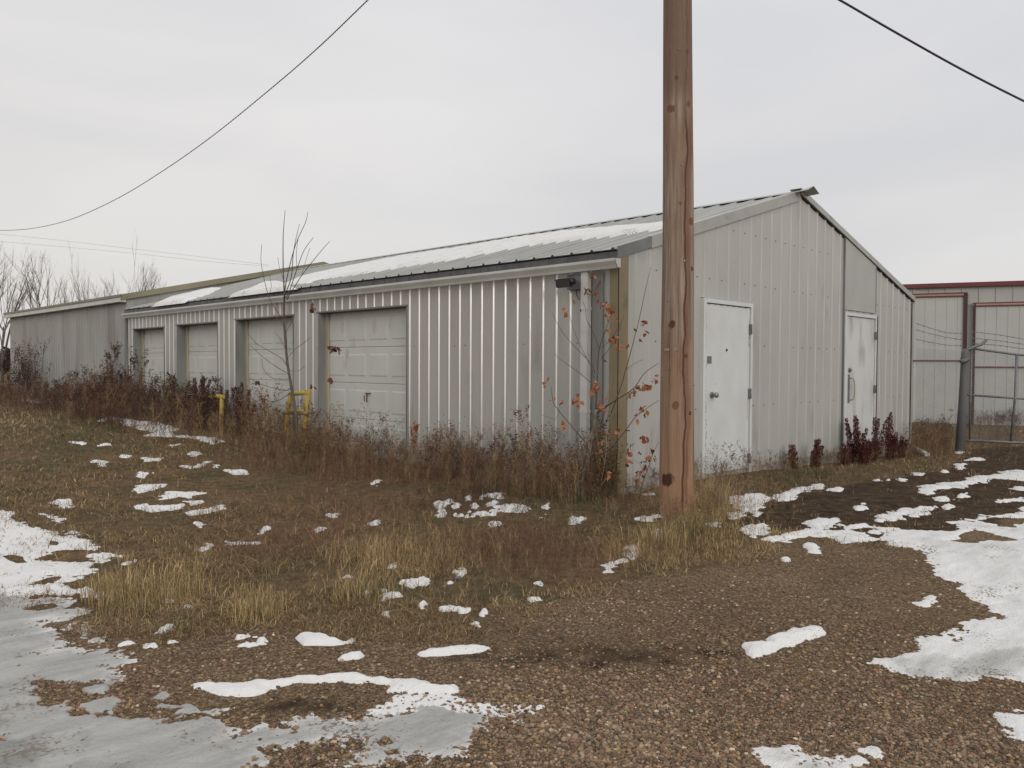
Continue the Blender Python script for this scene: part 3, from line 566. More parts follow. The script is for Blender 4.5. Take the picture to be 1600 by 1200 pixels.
for s, ic in (('1480,700 1600,680 1750,680 1750,840 1600,830 1520,790', .45), ('-30,880 120,880 200,860 300,850 380,880 420,940 480,1000 520,1100 -30,1100', .65), ('598,880 700,868 722,900 690,942 620,922', .7), ('515,955 560,945 610,975 560,990', .6)): polys.append((PL(F_, s), .022, ic))
for s in ('205,162 250,143 340,165 440,180 490,166 483,187 430,194 240,197', '412,268 530,243 543,255 510,272 420,280', '822,247 900,223 1020,213 1168,210 1090,237 960,257 840,257'): polys.append((PL(E_, s), .06, 0.))
for s, th_ in (('1155,325 1240,296 1290,308 1335,347 1240,352 1285,340 1280,325 1240,320 1180,335', .05), ('1155,365 1200,350 1290,345 1330,350 1240,367', .05), ('780,287 830,258 862,262 820,287', .05), ('600,345 660,330 665,340 600,352', .03), ('735,352 775,345 780,355 740,360', .03), ('845,330 905,328 895,336 850,337', .03)): polys.append((PL(D_, s), th_, 0.))
polys.append((PL(D_, '955,545 1050,528 1150,540 1400,535 1580,514') + PL(E_, '380,348 560,350 700,373 800,378 850,398 982,413 990,430 820,439 665,437 655,402 500,384 380,382 200,388 60,417') + PL(D_, '1300,603 1200,617 1110,612 1040,582 975,572'), .055, 0.))
for row, (xa, xb, yy) in enumerate(((700, 1000, 452), (690, 1040, 468), (660, 1000, 486), (620, 1010, 503), (570, 1360, 522))):      # tyre track cleats in thin snow
    polys.append((PL(E_, f'{xa},{yy-2} {xb},{yy-3} {xb},{yy+2} {xa},{yy+3}'), .009, .6))
    for xx in np.arange(xa, xb, 46): polys.append((PL(E_, f'{xx+10*row%20},{yy} {xx+12},{yy-2} {xx+32},{yy+15} {xx+26},{yy+17}'), .010, .6))
for xx in range(1040, 1420, 44): polys.append((PL(E_, f'{xx},515 {xx+12},500 {xx+30},494 {xx+34},498 {xx+18},504 {xx+8},518'), .009, .6))
HOLES = [PL(A_, '20,905 70,897 130,910 150,935 90,942 40,935'), PL(D_, '175,140 260,132 280,150 200,165 140,160'), PL(D_, '835,620 900,605 970,625 900,650 835,645'), PL(C_, '1290,455 1350,425 1430,440 1450,470 1350,488 1290,482'), PL(E_, '612,670 640,660 660,680 630,690'), PL(E_, '650,720 700,712 710,730 660,735'), PL(D_, '690,590 760,595 770,612 700,608'), PL(A_, '245,830 290,835 280,860 250,855')]
ICE = [(PL(D_, '-100,740 130,760 190,900 200,1000 -100,1000'), .9), (PL(D_, '370,880 440,800 500,830 490,900 560,1000 330,1000'), .75), (PL(D_, '700,870 900,800 1200,800 1000,900 700,960'), .45), (PL(D_, '-50,300 200,290 400,400 560,480 300,520 -50,500'), .45), (PL(E_, '480,690 760,620 980,600 1050,640 900,720 600,780 420,800'), .5), (PL(C_, '900,1050 1571,960 1571,1100 900,1100'), .35), (PL(D_, '-100,560 200,600 500,560 900,620 1000,700 600,760 -100,720'), .35)]
THIN = PL(D_, '180,540 420,560 640,565 980,600 1050,640 1040,720 900,730 640,720 400,720 200,640')
rr = 1 / np.linspace(1 / 1.6, 1 / 34., 950); az0, az1 = math.radians(45.3 - 38), math.radians(45.3 + 38); aa = np.linspace(az0, az1, 1150)
RR, TT = np.meshgrid(rr, aa, indexing='ij'); sx = (CAM[0] + RR * np.sin(TT)).ravel(); sy = (CAM[1] + RR * np.cos(TT)).ravel()
hS = np.full(len(sx), -1.); ice = np.zeros(len(sx)); nz = fbm(sx, sy, 2.6, 6, 60); nf = fbm(sx, sy, 11., 3, 71); nh = fbm(sx, sy, 34., 2, 77); gxy = np.c_[sx, sy]
def near(poly, m): lo = poly.min(0) - m; hi = poly.max(0) + m; return np.where((sx > lo[0]) & (sx < hi[0]) & (sy > lo[1]) & (sy < hi[1]))[0]
for k_, (pl, th_, ic) in enumerate(polys):
    q = Gv(pl)[:, :2]; ii = near(q, .15); qn = np.roll(q, -1, 0); size = 4 * abs((q[:, 0] * qn[:, 1] - qn[:, 0] * q[:, 1]).sum() / 2) / np.linalg.norm(qn - q, axis=1).sum(); soft = 90 < k_ and th_ > .05; amp = min(.42, (.42 if soft else .85) * size)
    s = sdf(gxy[ii], q) + (-.06 * size if 1 < k_ < 90 else 0) + nz[ii] * amp * .8 + nf[ii] * min(.16, (.32 if soft else 1.25) * size) + nh[ii] * min(.05, (.0 if soft else .55) * size) + .012
    th_ = th_ * (.30 if 1 < k_ < 90 else .42); wdt = min(.11, .22 * size + .008) * (1.6 if k_ == 1 else 1); h_ = th_ * np.where(s > 0, np.clip(s / wdt, 0, 1) ** .8, np.maximum(s / wdt * 1.5, -1)) + nh[ii] * .006
    up = h_ > hS[ii]; hS[ii[up]] = h_[up]; ice[ii[up]] = ic * np.clip(s[up] / .25, 0, 1) if k_ != 1 else .62 * np.clip(.35 + s[up] / .2, 0, 1)
for pl in HOLES:
    q = Gv(pl)[:, :2]; ii = near(q, .3); s = -(sdf(gxy[ii], q) + nz[ii] * .10 + nf[ii] * .03); hS[ii] = np.minimum(hS[ii], .03 * np.tanh(s / .04))
for pl, v in ICE:
    q = Gv(pl)[:, :2]; ii = near(q, .1); s = np.clip(.5 + (sdf(gxy[ii], q) + nz[ii] * .5) / .12, 0, 1); ice[ii] = np.maximum(ice[ii], v * s); hS[ii] = hS[ii] - .010 * s * (hS[ii] > .012)
q = Gv(THIN)[:, :2]; ii = near(q, .1); s = np.clip(.5 + sdf(gxy[ii], q) / .1, 0, 1); hS[ii] -= s * np.clip(.02 - nf[ii] * .11 - nz[ii] * .05, 0, .06)
inb = (sx > -.05) & (sy > -.05) & (sx < WD + .05); hS[inb] = -1
hS += (.007 * nf + .012 * nz) * (hS > .003)
zz = zt(sx, sy) + np.maximum(hS, -.05); nr, nc = len(rr), len(aa); idx = np.arange(nr * nc).reshape(nr, nc)
q = np.c_[idx[:-1, :-1].ravel(), idx[:-1, 1:].ravel(), idx[1:, 1:].ravel(), idx[1:, :-1].ravel()]; q = q[(hS[q] > -.004).any(1)][:, ::-1]
use = np.unique(q); rem = np.full(nr * nc, -1); rem[use] = np.arange(len(use))
npmesh('snow_patches', np.c_[sx, sy, zz][use], rem[q], M['snow'], smooth=True, attrs={'ice': ice[use]}, kind='stuff', label='melting patches of snow and grey ice on the gravel and grass', cat='snow')
SNOWH = hS.reshape(nr, nc)
def snow_at(x, y):     # snow depth at places, for keeping stones and grass clear of it
    r = np.hypot(x - CAM[0], y - CAM[1]); a = np.arctan2(x - CAM[0], y - CAM[1])
    i_ = np.clip(np.round((1 / 1.6 - 1 / r) / (1 / 1.6 - 1 / 34.) * (nr - 1)), 0, nr - 1).astype(int); j_ = np.clip(np.round((a - az0) / (az1 - az0) * (nc - 1)), 0, nc - 1).astype(int); return SNOWH[i_, j_]

# ------------------------------------------------------------------ gravel stones
ico_v = []; ph = (1 + 5 ** .5) / 2
for a in (-1, 1):
    for b in (-ph, ph): ico_v += [(0, a, b), (a, b, 0), (b, 0, a)]
ico_v = np.array(ico_v) / math.hypot(1, ph)
from itertools import combinations
dd = lambda a, b: np.linalg.norm(ico_v[a] - ico_v[b]); el = min(dd(a, b) for a, b in combinations(range(12), 2)) * 1.05
ico_f = []
for a, b, c in combinations(range(12), 3):
    if dd(a, b) < el and dd(b, c) < el and dd(a, c) < el:
        n = np.cross(ico_v[b] - ico_v[a], ico_v[c] - ico_v[a]); ico_f.append((a, b, c) if n @ ico_v[a] > 0 else (a, c, b))
ico_f = np.array(ico_f)
NS = 120000; px = rng.uniform(-60, 1660, NS); py = 860 + (1250 - 860) * rng.random(NS) ** .75; P = Gv(np.c_[px, py])
tr_ = np.exp(-((px - 930) / 260) ** 2 - ((py - 1032) / 30) ** 2) + np.exp(-((px - 450) / 130) ** 2 - ((py - 1105) / 22) ** 2) + .7 * np.exp(-((px - 1150) / 260) ** 2 - ((py - 905) / 25) ** 2)
ok = (rng.random(NS) > .92 * tr_) & (rng.random(NS) < .30 + 1.2 * np.clip(fbm(P[:, 0], P[:, 1], .9, 4, 95) + .15, 0, 1) + .8 * np.exp(-((px - 1150) / 450) ** 2 - ((py - 1190) / 110) ** 2)) & (sdf(P[:, :2], GRAV) + fbm(P[:, 0], P[:, 1], 2, 3, 90) * .8 > 0) & (snow_at(P[:, 0], P[:, 1]) < .009 * rng.random(NS)); P = P[ok]; NS = len(P)
r = .0028 + .0070 * rng.random(NS) ** 2.6; dist = np.hypot(P[:, 0] - CAM[0], P[:, 1] - CAM[1]); r *= np.clip(.85 + dist / 16, .9, 1.25)
clump = fbm(P[:, 0], P[:, 1], 3., 3, 91); r *= 1 + clump * .8
sc = np.c_[r * rng.uniform(.8, 1.35, NS), r * rng.uniform(.7, 1.1, NS), r * rng.uniform(.45, .8, NS)]; a = rng.uniform(0, 6.28, NS)
jit = 1 + .25 * rng.standard_normal((NS, 12, 1)).clip(-1.2, 1.2) * .8
v = ico_v[None] * jit * sc[:, None]; ca, sa = np.cos(a)[:, None], np.sin(a)[:, None]
v = np.stack([v[..., 0] * ca - v[..., 1] * sa, v[..., 0] * sa + v[..., 1] * ca, v[..., 2]], -1) + np.c_[P[:, :2], zt(P[:, 0], P[:, 1]) + sc[:, 2] * .35][:, None]
pal = np.array([(.14, .095, .065), (.10, .068, .048), (.19, .14, .10), (.075, .055, .045), (.15, .085, .065), (.13, .115, .085), (.24, .19, .15), (.17, .12, .06), (.055, .045, .042), (.33, .30, .26)])
pr = np.array([.22, .2, .14, .12, .08, .1, .05, .04, .04, .01]); ci = rng.choice(len(pal), NS, p=pr / pr.sum()); cc = pal[ci] * np.array((1.58, 1.50, 1.32)) * rng.uniform(.8, 1.15, (NS, 1))
npmesh('gravel_stones', v.reshape(-1, 3), (ico_f[None] + 12 * np.arange(NS)[:, None, None]).reshape(-1, 3), M['stones'], col=np.repeat(cc, 12, 0), kind='stuff', label='loose brown gravel stones covering the yard', cat='gravel')

# ------------------------------------------------------------------ grass blades
def blades(name, P, h, w, col, lean=.5, **k):
    n = len(P); a = rng.uniform(0, 6.28, n); b = rng.uniform(0, 6.28, n); l = np.minimum(np.abs(rng.standard_normal(n)) * lean, 3.5) * h
    s = np.c_[np.cos(a), np.sin(a), np.zeros(n)] * (w / 2)[:, None]; d = np.c_[np.cos(b), np.sin(b), np.zeros(n)] * l[:, None]; z = np.c_[np.zeros((n, 2)), h]
    mid = P + d * .35 + z * .6; tip = P + d + z * (1 - .25 * np.clip(l / np.maximum(h, 1e-4), 0, 1))[:, None]
    V = np.stack([P - s, P + s, mid - s * .75, mid + s * .75, tip], 1).reshape(-1, 3)
    f = np.array([(0, 1, 3), (0, 3, 2), (2, 3, 4)]); F = (f[None] + 5 * np.arange(n)[:, None, None]).reshape(-1, 3)
    return npmesh(name, V, F, M['plants'], col=np.repeat(col, 5, 0), **k)
def blocked(P): return ((P[:, 0] > -.03) & (P[:, 1] > -.04) & (P[:, 0] < WD + .05)) | (np.hypot(P[:, 0] + .578, P[:, 1] + 1.18) < .17)
C3 = dict(blond=(.27, .20, .10), straw=(.20, .145, .075), olive=(.105, .088, .042), green=(.050, .060, .028), brown=(.105, .068, .042), red=(.12, .062, .042), dark=(.05, .034, .024), maroon=(.07, .025, .022), rust=(.15, .075, .035))
C3 = {k: np.array(v) * np.array((1.85, 1.82, 1.85)) for k, v in C3.items()}
def ell(px, py, cx, cy, rx, ry): return np.exp(-(((px - cx) / rx) ** 2 + ((py - cy) / ry) ** 2))
NG = 300000; px = rng.uniform(-80, 1680, NG); py = 590 + 420 * rng.random(NG) ** .85
P = Gv(np.c_[px, py]); gsd = sdf(P[:, :2], GRAV); msd = sdf(P[:, :2], MUD); n1 = fbm(P[:, 0], P[:, 1], 1.1, 4, 11); n2 = fbm(P[:, 0], P[:, 1], 3.1, 4, 12)
dist = np.hypot(P[:, 0] - CAM[0], P[:, 1] - CAM[1])
keep = ~blocked(P) & (dist < 70) & (gsd < .15 + n2 * 1.2) & ((msd < 0) | (rng.random(NG) < .16 + np.clip(n2, 0, 1) * .9))
sn = snow_at(P[:, 0], P[:, 1]); keep &= ~((sn > .004) & (rng.random(NG) > .75))
keep &= (rng.random(NG) < np.clip(.50 + n1 * 2.2 + n2 * 1.4, .10, 1)) | ((gsd < -5) & (rng.random(NG) < .8))
P = P[keep]; px = px[keep]; py = py[keep]; n1 = n1[keep]; n2 = n2[keep]; dist = dist[keep]; gsd = gsd[keep]; n = len(P); P[:, 2] = zt(P[:, 0], P[:, 1]) - .004
green = ell(px, py, 930, 785, 110, 32) + .7 * ell(px, py, 760, 800, 80, 30) + .8 * ell(px, py, 130, 690, 70, 40) + .8 * ell(px, py, 590, 730, 60, 14) + .7 * ell(px, py, 620, 925, 120, 16) + .6 * ell(px, py, 430, 700, 80, 20) + .8 * ell(px, py, 1250, 745, 120, 14) + .7 * ell(px, py, 290, 660, 200, 14) + .5 * ell(px, py, 1090, 840, 60, 40)
blond = ell(px, py, 1090, 810, 80, 60) + .9 * ell(px, py, 185, 905, 26, 40) + .8 * ell(px, py, 270, 910, 60, 35) + .9 * ell(px, py, 400, 945, 36, 30) + .6 * ell(px, py, 700, 860, 140, 40) + .6 * ell(px, py, 560, 880, 60, 40) + .8 * ell(px, py, 1000, 860, 80, 25) + .5 * ell(px, py, 820, 930, 120, 22) + .7 * ell(px, py, 1210, 840, 60, 18) + .4 * ell(px, py, 60, 650, 120, 30)
redd = ell(px, py, 830, 870, 110, 40) + .8 * ell(px, py, 500, 760, 140, 40) + .7 * ell(px, py, 450, 850, 120, 30) + ell(px, py, 700, 740, 300, 22) + .6 * ell(px, py, 560, 830, 60, 25)
darkk = 1.3 * ell(px, py, 740, 790, 70, 22) + .8 * ell(px, py, 470, 740, 60, 14) + .6 * ell(px, py, 1300, 780, 120, 25) + .6 * ell(px, py, 660, 780, 80, 16) + .5 * ell(px, py, 60, 640, 90, 10)
wts = np.stack([.22 + 1.0 * blond, .30 + .5 * blond, .26 + .2 * green + .4 * np.clip(n1, 0, 1), .05 + 1.3 * green, .42 + .3 * redd, .10 + 1.0 * redd, .22 + darkk * 1.6, .02 + .25 * darkk, .03 + .1 * redd], 1)
wts *= np.exp(.7 * rng.standard_normal(wts.shape)); pick = wts.argmax(1)
pal = np.array([C3[k] for k in ('blond', 'straw', 'olive', 'green', 'brown', 'red', 'dark', 'maroon', 'rust')])
ccol = pal[pick] * rng.uniform(.75, 1.2, (n, 1))
h = (.018 + .045 * rng.random(n) ** 2) * (1 + 1.5 * blond + .9 * redd + .5 * green + .8 * np.clip(n2 * 2, 0, 1)) * np.clip(.7 - gsd * .25, .45, 1.1)
w = np.maximum(.0028, dist * .00052) * rng.uniform(.8, 1.5, n); h = np.maximum(h, dist * .0022)
blades('dry_grass', P, h, w, ccol, lean=np.where(blond > .35, .7, np.where(rng.random(n) < .5, 2.4, 1.0)), kind='stuff', label='short dry brown and green grass with weeds over the yard', cat='grass')

# ------------------------------------------------------------------ weed templates
def weed(hh, nb, leafn, lw, lc, sc, spread=.35, stemw=.004, leafl=.02, droop=0):
    """one plant: upright stem, side shoots, many small leaf or seed faces; returns V, F(tri), C"""
    V = []; F = []; C = []
    def strip(p, q, w, c):
        t = q - p; s = np.cross(t, rng.standard_normal(3)); s = s / (np.linalg.norm(s) + 1e-9) * w / 2; b = len(V); V.extend([p - s, p + s, q + s * .4, q - s * .4]); F.extend([(b, b + 1, b + 2), (b, b + 2, b + 3)]); C.extend([c] * 4)
    def leaf(p, c, l, w):
        d = rng.standard_normal(3); d /= np.linalg.norm(d); d[2] = d[2] * .6 + .3; s = np.cross(d, rng.standard_normal(3)); s = s / (np.linalg.norm(s) + 1e-9) * w / 2; b = len(V)
        V.extend([p, p + d * l * .5 + s, p + d * l, p + d * l * .5 - s]); F.extend([(b, b + 1, b + 2), (b, b + 2, b + 3)]); C.extend([c * rng.uniform(.7, 1.3)] * 4)
    top = np.array((rng.normal(0, .08) * hh, rng.normal(0, .08) * hh, hh)); pts = [top * t + np.array((rng.normal(0, .012), rng.normal(0, .012), 0)) * (t > 0) for t in np.linspace(0, 1, 5)]
    for a_, b_ in zip(pts, pts[1:]): strip(a_, b_, stemw, sc)
    tips = [(pts[2] * .5 + pts[3] * .5, top)]
    for _ in range(nb):
        t = rng.uniform(.12, .85); p = top * t; az = rng.uniform(0, 6.28); l = hh * rng.uniform(.18, .5) * (1.1 - t * .7); q = p + np.array((math.cos(az) * spread * l * 1.6, math.sin(az) * spread * l * 1.6, l * (1 - droop))); m_ = (p + q) / 2 + np.array((math.cos(az), math.sin(az), 0)) * l * .12
        strip(p, m_, stemw * .7, sc); strip(m_, q, stemw * .5, sc); tips.append((p * .4 + m_ * .6, q))
    for _ in range(leafn):
        p, q = tips[rng.integers(len(tips))]; t = rng.random() ** .7; leaf(p * (1 - t) + q * t + rng.normal(0, .006, 3), lc, leafl * rng.uniform(.6, 1.3), lw)
    return np.array(V), np.array(F), np.array(C)
def scatter(name, temps, P, S, tint=None, parent=None, tids=None, **k):
    Vs = []; Fs = []; Cs = []; b = 0
    tids = rng.integers(len(temps), size=len(P)) if tids is None else tids
    for p, s, ti in zip(P, S, tids):
        V, F, C = temps[ti]; a = rng.uniform(0, 6.28); c_, s_ = math.cos(a), math.sin(a); v = V * s; v = np.c_[v[:, 0] * c_ - v[:, 1] * s_, v[:, 0] * s_ + v[:, 1] * c_, v[:, 2]] + p
        Vs.append(v); Fs.append(F + b); Cs.append(C * rng.uniform(.75, 1.25)); b += len(V)
    return npmesh(name, np.concatenate(Vs), np.concatenate(Fs), M['plants'], parent=parent, col=np.concatenate(Cs), **k)
T_red = [weed(.5, 11, 120, .009, np.array((.145, .074, .052)), C3['brown'], leafl=.022) for _ in range(7)]
T_brn = [weed(.5, 11, 110, .008, np.array((.17, .112, .066)), C3['straw'] * .8, leafl=.02) for _ in range(6)]
T_drk = [weed(.7, 14, 170, .013, np.array((.085, .047, .038)), C3['dark'], leafl=.03, stemw=.007) for _ in range(6)]
T_wis = [weed(.5, 14, 60, .009, np.array((.22, .155, .105)), C3['straw'], leafl=.016, stemw=.003, spread=.55) for _ in range(6)]
T_bld = [weed(.4, 6, 70, .006, np.array((.30, .22, .12)), C3['blond'], leafl=.02, stemw=.003, spread=.2) for _ in range(5)]
ALL = T_red + T_brn + T_drk + T_wis + T_bld; off_ = {'r': (0, 7), 'b': (7, 13), 'd': (13, 19), 'w': (19, 25), 'l': (25, 30)}
def pick_ids(codes): return np.array([rng.integers(*off_[c]) for c in codes])
# bank along the west wall
Pb = []; Sb = []; cb = []
nb_ = 4600; y = rng.uniform(-.1, 27, nb_) ; y = 27 * rng.random(nb_) ** 1.25 - .1
wid = np.interp(y, [0, 2, 6, 9, 12, 27], [1.0, 1.6, 2.3, 2.3, 2.4, 2.0]); x = -.06 - wid * rng.random(nb_) ** 1.15
snb = snow_at(x, y) > .004; wn_ = fbm(x, y, 1.3, 3, 46); hgt = np.interp(y, [-.1, 1, 3, 6, 9, 12, 15, 18, 22, 27], [.42, .38, .36, .42, .52, .60, .52, .32, .26, .26]) * (1 - .45 * (-x / wid) ** 2) * np.exp(.32 * rng.standard_normal(nb_)) * (1 + fbm(x, y, .8, 3, 44) * .8)
for i_ in range(nb_):
    if (snb[i_] and rng.random() < .85) or (rng.random() > .92 + 1.6 * wn_[i_]): continue
    c = rng.choice(list('rbdwl'), p=[.36, .26, .09, .16, .13] if y[i_] < 9 else [.28, .16, .50, .04, .02]); Pb.append((x[i_], y[i_], 0)); Sb.append(max(.12, hgt[i_]) / (.5 if c != 'd' else .7)); cb.append(c)
# in front of the gable
n_ = 420; x = rng.uniform(.1, 10.2, n_); y = -.06 - rng.random(n_) ** 1.4 * np.interp(x, [0, 3, 9, 10.2], [.7, .6, .55, .7])
for a_, b_ in zip(x, y):
    c = rng.choice(list('rbdwl'), p=[.30, .30, .12, .14, .14]); hh = rng.uniform(.12, .32) * (1 + .3 * (a_ > 8)); Pb.append((a_, b_, 0)); Sb.append(hh / (.5 if c != 'd' else .7)); cb.append(c)
# low weeds in the yard, tall dry stand around the pole, behind the far corner
for (cx, cy, rx, ry, n_, h0, h1, codes, pp_) in ((830, 865, 160, 42, 620, .10, .24, 'rbl', (.6, .25, .15)), (560, 810, 170, 50, 420, .08, .20, 'rbl', (.45, .4, .15)), (1090, 800, 70, 45, 260, .18, .42, 'blw', (.35, .45, .2)), (980, 790, 90, 40, 160, .14, .3, 'rbl', (.4, .35, .25)), (700, 880, 200, 30, 160, .08, .16, 'bl', (.5, .5)), (740, 788, 60, 20, 120, .08, .16, 'd', (1,)), (1180, 800, 60, 35, 60, .12, .24, 'rbl', (.3, .4, .3)), (1040, 870, 90, 20, 110, .08, .18, 'rbl', (.4, .3, .3)), (350, 720, 250, 25, 160, .07, .14, 'rb', (.5, .5)), (430, 870, 200, 60, 260, .05, .12, 'rbl', (.4, .4, .2)), (200, 880, 120, 70, 130, .05, .12, 'rbl', (.4, .4, .2)), (1455, 703, 34, 10, 300, .2, .72, 'rbl', (.45, .35, .2)), (1490, 712, 70, 9, 120, .06, .22, 'rbl', (.45, .35, .2)), (1560, 692, 60, 7, 120, .12, .35, 'rbd', (.4, .3, .3)), (1340, 755, 120, 12, 120, .08, .16, 'bd', (.5, .5)), (60, 640, 100, 25, 240, .1, .25, 'rbd', (.4, .4, .2)), (250, 780, 260, 70, 380, .05, .11, 'rbl', (.5, .35, .15)), (640, 740, 260, 16, 300, .12, .3, 'rb', (.7, .3)), (900, 770, 90, 14, 120, .12, .3, 'rbw', (.5, .3, .2)), (1570, 668, 60, 5, 140, .3, .6, 'rbd', (.4, .3, .3)), (10, 600, 60, 10, 160, .5, 1., 'd', (1,)), (335, 652, 40, 5, 110, .35, .6, 'rd', (.4, .6))):
    q = np.c_[cx + rx * rng.standard_normal(n_) * .6, cy + ry * rng.standard_normal(n_) * .6]; q = Gv(q); q = q[~blocked(q)]
    sn = snow_at(q[:, 0], q[:, 1]); gsd_ = sdf(q[:, :2], GRAV); q = q[((sn < .005) | (rng.random(len(q)) < .1)) & (gsd_ < .1)]
    for p in q:
        c = rng.choice(list(codes), p=pp_); Pb.append((p[0], p[1], 0)); Sb.append((h0 + (h1 - h0) * rng.random() ** 1.5) / (.5 if c != 'd' else .7)); cb.append(c)
Pb = np.array(Pb, float); okb = ~blocked(Pb); Pb = Pb[okb]; Sb = np.array(Sb)[okb]; cb = [c for c, o in zip(cb, okb) if o]; Pb[:, 2] = zt(Pb[:, 0], Pb[:, 1]) - .01
scatter('dry_weeds', ALL, Pb, Sb, tids=pick_ids(cb), kind='stuff', label='dry reddish brown weeds massed along the building walls', cat='weeds')

# dense grass tufts that stand out
def tuft(px, py, h0, r0, n_, label, pal_=('blond', 'straw', 'olive'), name='grass_tuft'):
    p = G(px, py); q = p + np.c_[rng.normal(0, r0, n_).clip(-1.7 * r0, 1.7 * r0), rng.normal(0, r0, n_).clip(-1.7 * r0, 1.7 * r0), np.zeros(n_)]; q[:, 2] = zt(q[:, 0], q[:, 1]) - .005
    c = np.array([C3[k] for k in pal_])[rng.integers(len(pal_), size=n_)] * rng.uniform(.8, 1.25, (n_, 1)); h = h0 * rng.uniform(.45, 1.1, n_)
    return blades(name, q, h, np.full(n_, .004), c, lean=.42, label=label, cat='grass tuft', group='dry grass tufts on the yard')
tuft(182, 935, .20, .10, 420, 'pale straw grass tuft nearest the large snow patch on the left')
tuft(262, 930, .16, .13, 420, 'wide low yellowish grass tuft right of the pale straw one at left')
tuft(398, 968, .15, .08, 300, 'olive and straw grass tuft at the gravel edge left of centre', ('olive', 'straw', 'blond'))
tuft(285, 985, .07, .06, 160, 'tiny green grass tuft growing out of the gravel', ('green', 'olive', 'straw'))
tuft(186, 958, .07, .10, 320, 'low grey green tuft in front of the straw tuft at left', ('green', 'olive', 'straw'))
tuft(1105, 800, .42, .12, 520, 'tall blond grass clump right behind the base of the wooden pole')
tuft(1030, 850, .26, .12, 360, 'blond grass clump in front left of the pole base')
tuft(1075, 835, .22, .14, 420, 'green and straw grass clump at the foot of the pole', ('green', 'olive', 'straw'))
tuft(560, 930, .14, .12, 300, 'straw tuft on the grass edge above the small snow lumps')

# dark dock plants
def dock(p, hh, label, spikes=5, col=(.105, .032, .030)):
    V = []; F = []; C = []; col = np.array(col); spikes = spikes + 3
    for k_ in range(spikes):
        az = rng.uniform(0, 6.28); l = hh * (rng.uniform(.4, 1.) if k_ else 1.); out = l * rng.uniform(.12, .42) * (k_ > 0); base = np.array((math.cos(az), math.sin(az), 0)) * .03
        tip = np.array((math.cos(az) * out, math.sin(az) * out, l)); b = len(V); s = np.array((-math.sin(az), math.cos(az), 0)) * .005
        V.extend([base - s, base + s, tip + s * .4, tip - s * .4]); F.extend([(b, b + 1, b + 2), (b, b + 2, b + 3)]); C.extend([col * 1.3] * 4)
        for _ in range(int(620 * l / .7)):
            t = rng.uniform(.04, 1.0); rad = .062 * (1.05 - t) ** .5 * (.5 + .5 * math.sin(t * 23 + k_) ** 2) + .008
            th_ = rng.uniform(0, 6.28); c_ = base * (1 - t) + tip * t + np.array((math.cos(th_), math.sin(th_), 0)) * rad * rng.random() ** .5
            d = np.array((math.cos(th_) * .6, math.sin(th_) * .6, rng.uniform(.2, 1))) * rng.uniform(.016, .034); s = rng.standard_normal(3); s = s / np.linalg.norm(s) * .011; b = len(V)
            V.extend([c_ - s, c_ + s, c_ + d]); F.append((b, b + 1, b + 2)); C.extend([col * rng.uniform(.6, 1.6)] * 3)
    p = np.array(p, float); o = npmesh('dock_plant', np.array(V), np.array(F), M['plants'], col=np.array(C), label=label, cat='plant', group='dark seeded dock plants'); o.location = p; return o
for (px, py, Yp, hh, lb, s) in ((1335, 738, -.30, .78, 'dark maroon dock plant in front of the left edge of the farther entry door', 5), (1365, 742, -.32, .74, 'dark maroon dock plant in the middle of the farther entry door', 4), (1390, 744, -.35, .84, 'tallest dark maroon dock plant just right of the farther entry door', 5),
        (1275, 735, -.25, .42, 'dark maroon dock plant leaning on the wall between the two entry doors', 4), (1318, 735, -.34, .34, 'low dark dock plant left of the farther entry door', 5), (1240, 725, -.22, .36, 'thin reddish dock stalk right of the nearer entry door', 2), (1408, 735, -.38, .40, 'short dark dock plant closest to the far corner of the gable', 4), (1348, 742, -.48, .5, 'bushy low dock plant in front of the farther entry door sill', 5)):
    p = ony(px, py, Yp); dock((p[0], p[1], float(zt(p[0], p[1]))), hh, lb, s)
for (px, X_, hh, lb, s) in ((378, -.5, .95, 'tall dark seeded dock plant in front of the second overhead door', 4), (318, -.7, 1.0, 'dark dock plant among weeds right of the third overhead door', 4), (304, -.8, .95, 'dark reddish dock plant in front of the third overhead door', 4), (272, -.7, .95, 'thin dark dock plant between the two farthest overhead doors', 2), (175, -.8, 1.05, 'dark dock plant at the joint of the two buildings', 3), (345, -.6, .85, 'thin dark dock plant left of the second overhead door', 2)):
    p = onx(px, 620, X_); dock((p[0], p[1], float(zt(p[0], p[1]))), hh, lb, s, col=(.095, .048, .038))
# orange sprig at the right jamb of the near overhead door
p = onx(645, 700, -.45); sp = weed(.62, 16, 420, .014, np.array((.30, .115, .04)), np.array((.22, .09, .035)), spread=.16, leafl=.03, stemw=.008)
o = npmesh('orange_weed', sp[0], sp[1], M['plants'], col=sp[2], label='bright orange dried upright weed at the right side of the nearest overhead door', cat='plant'); o.location = (p[0], p[1], 0)
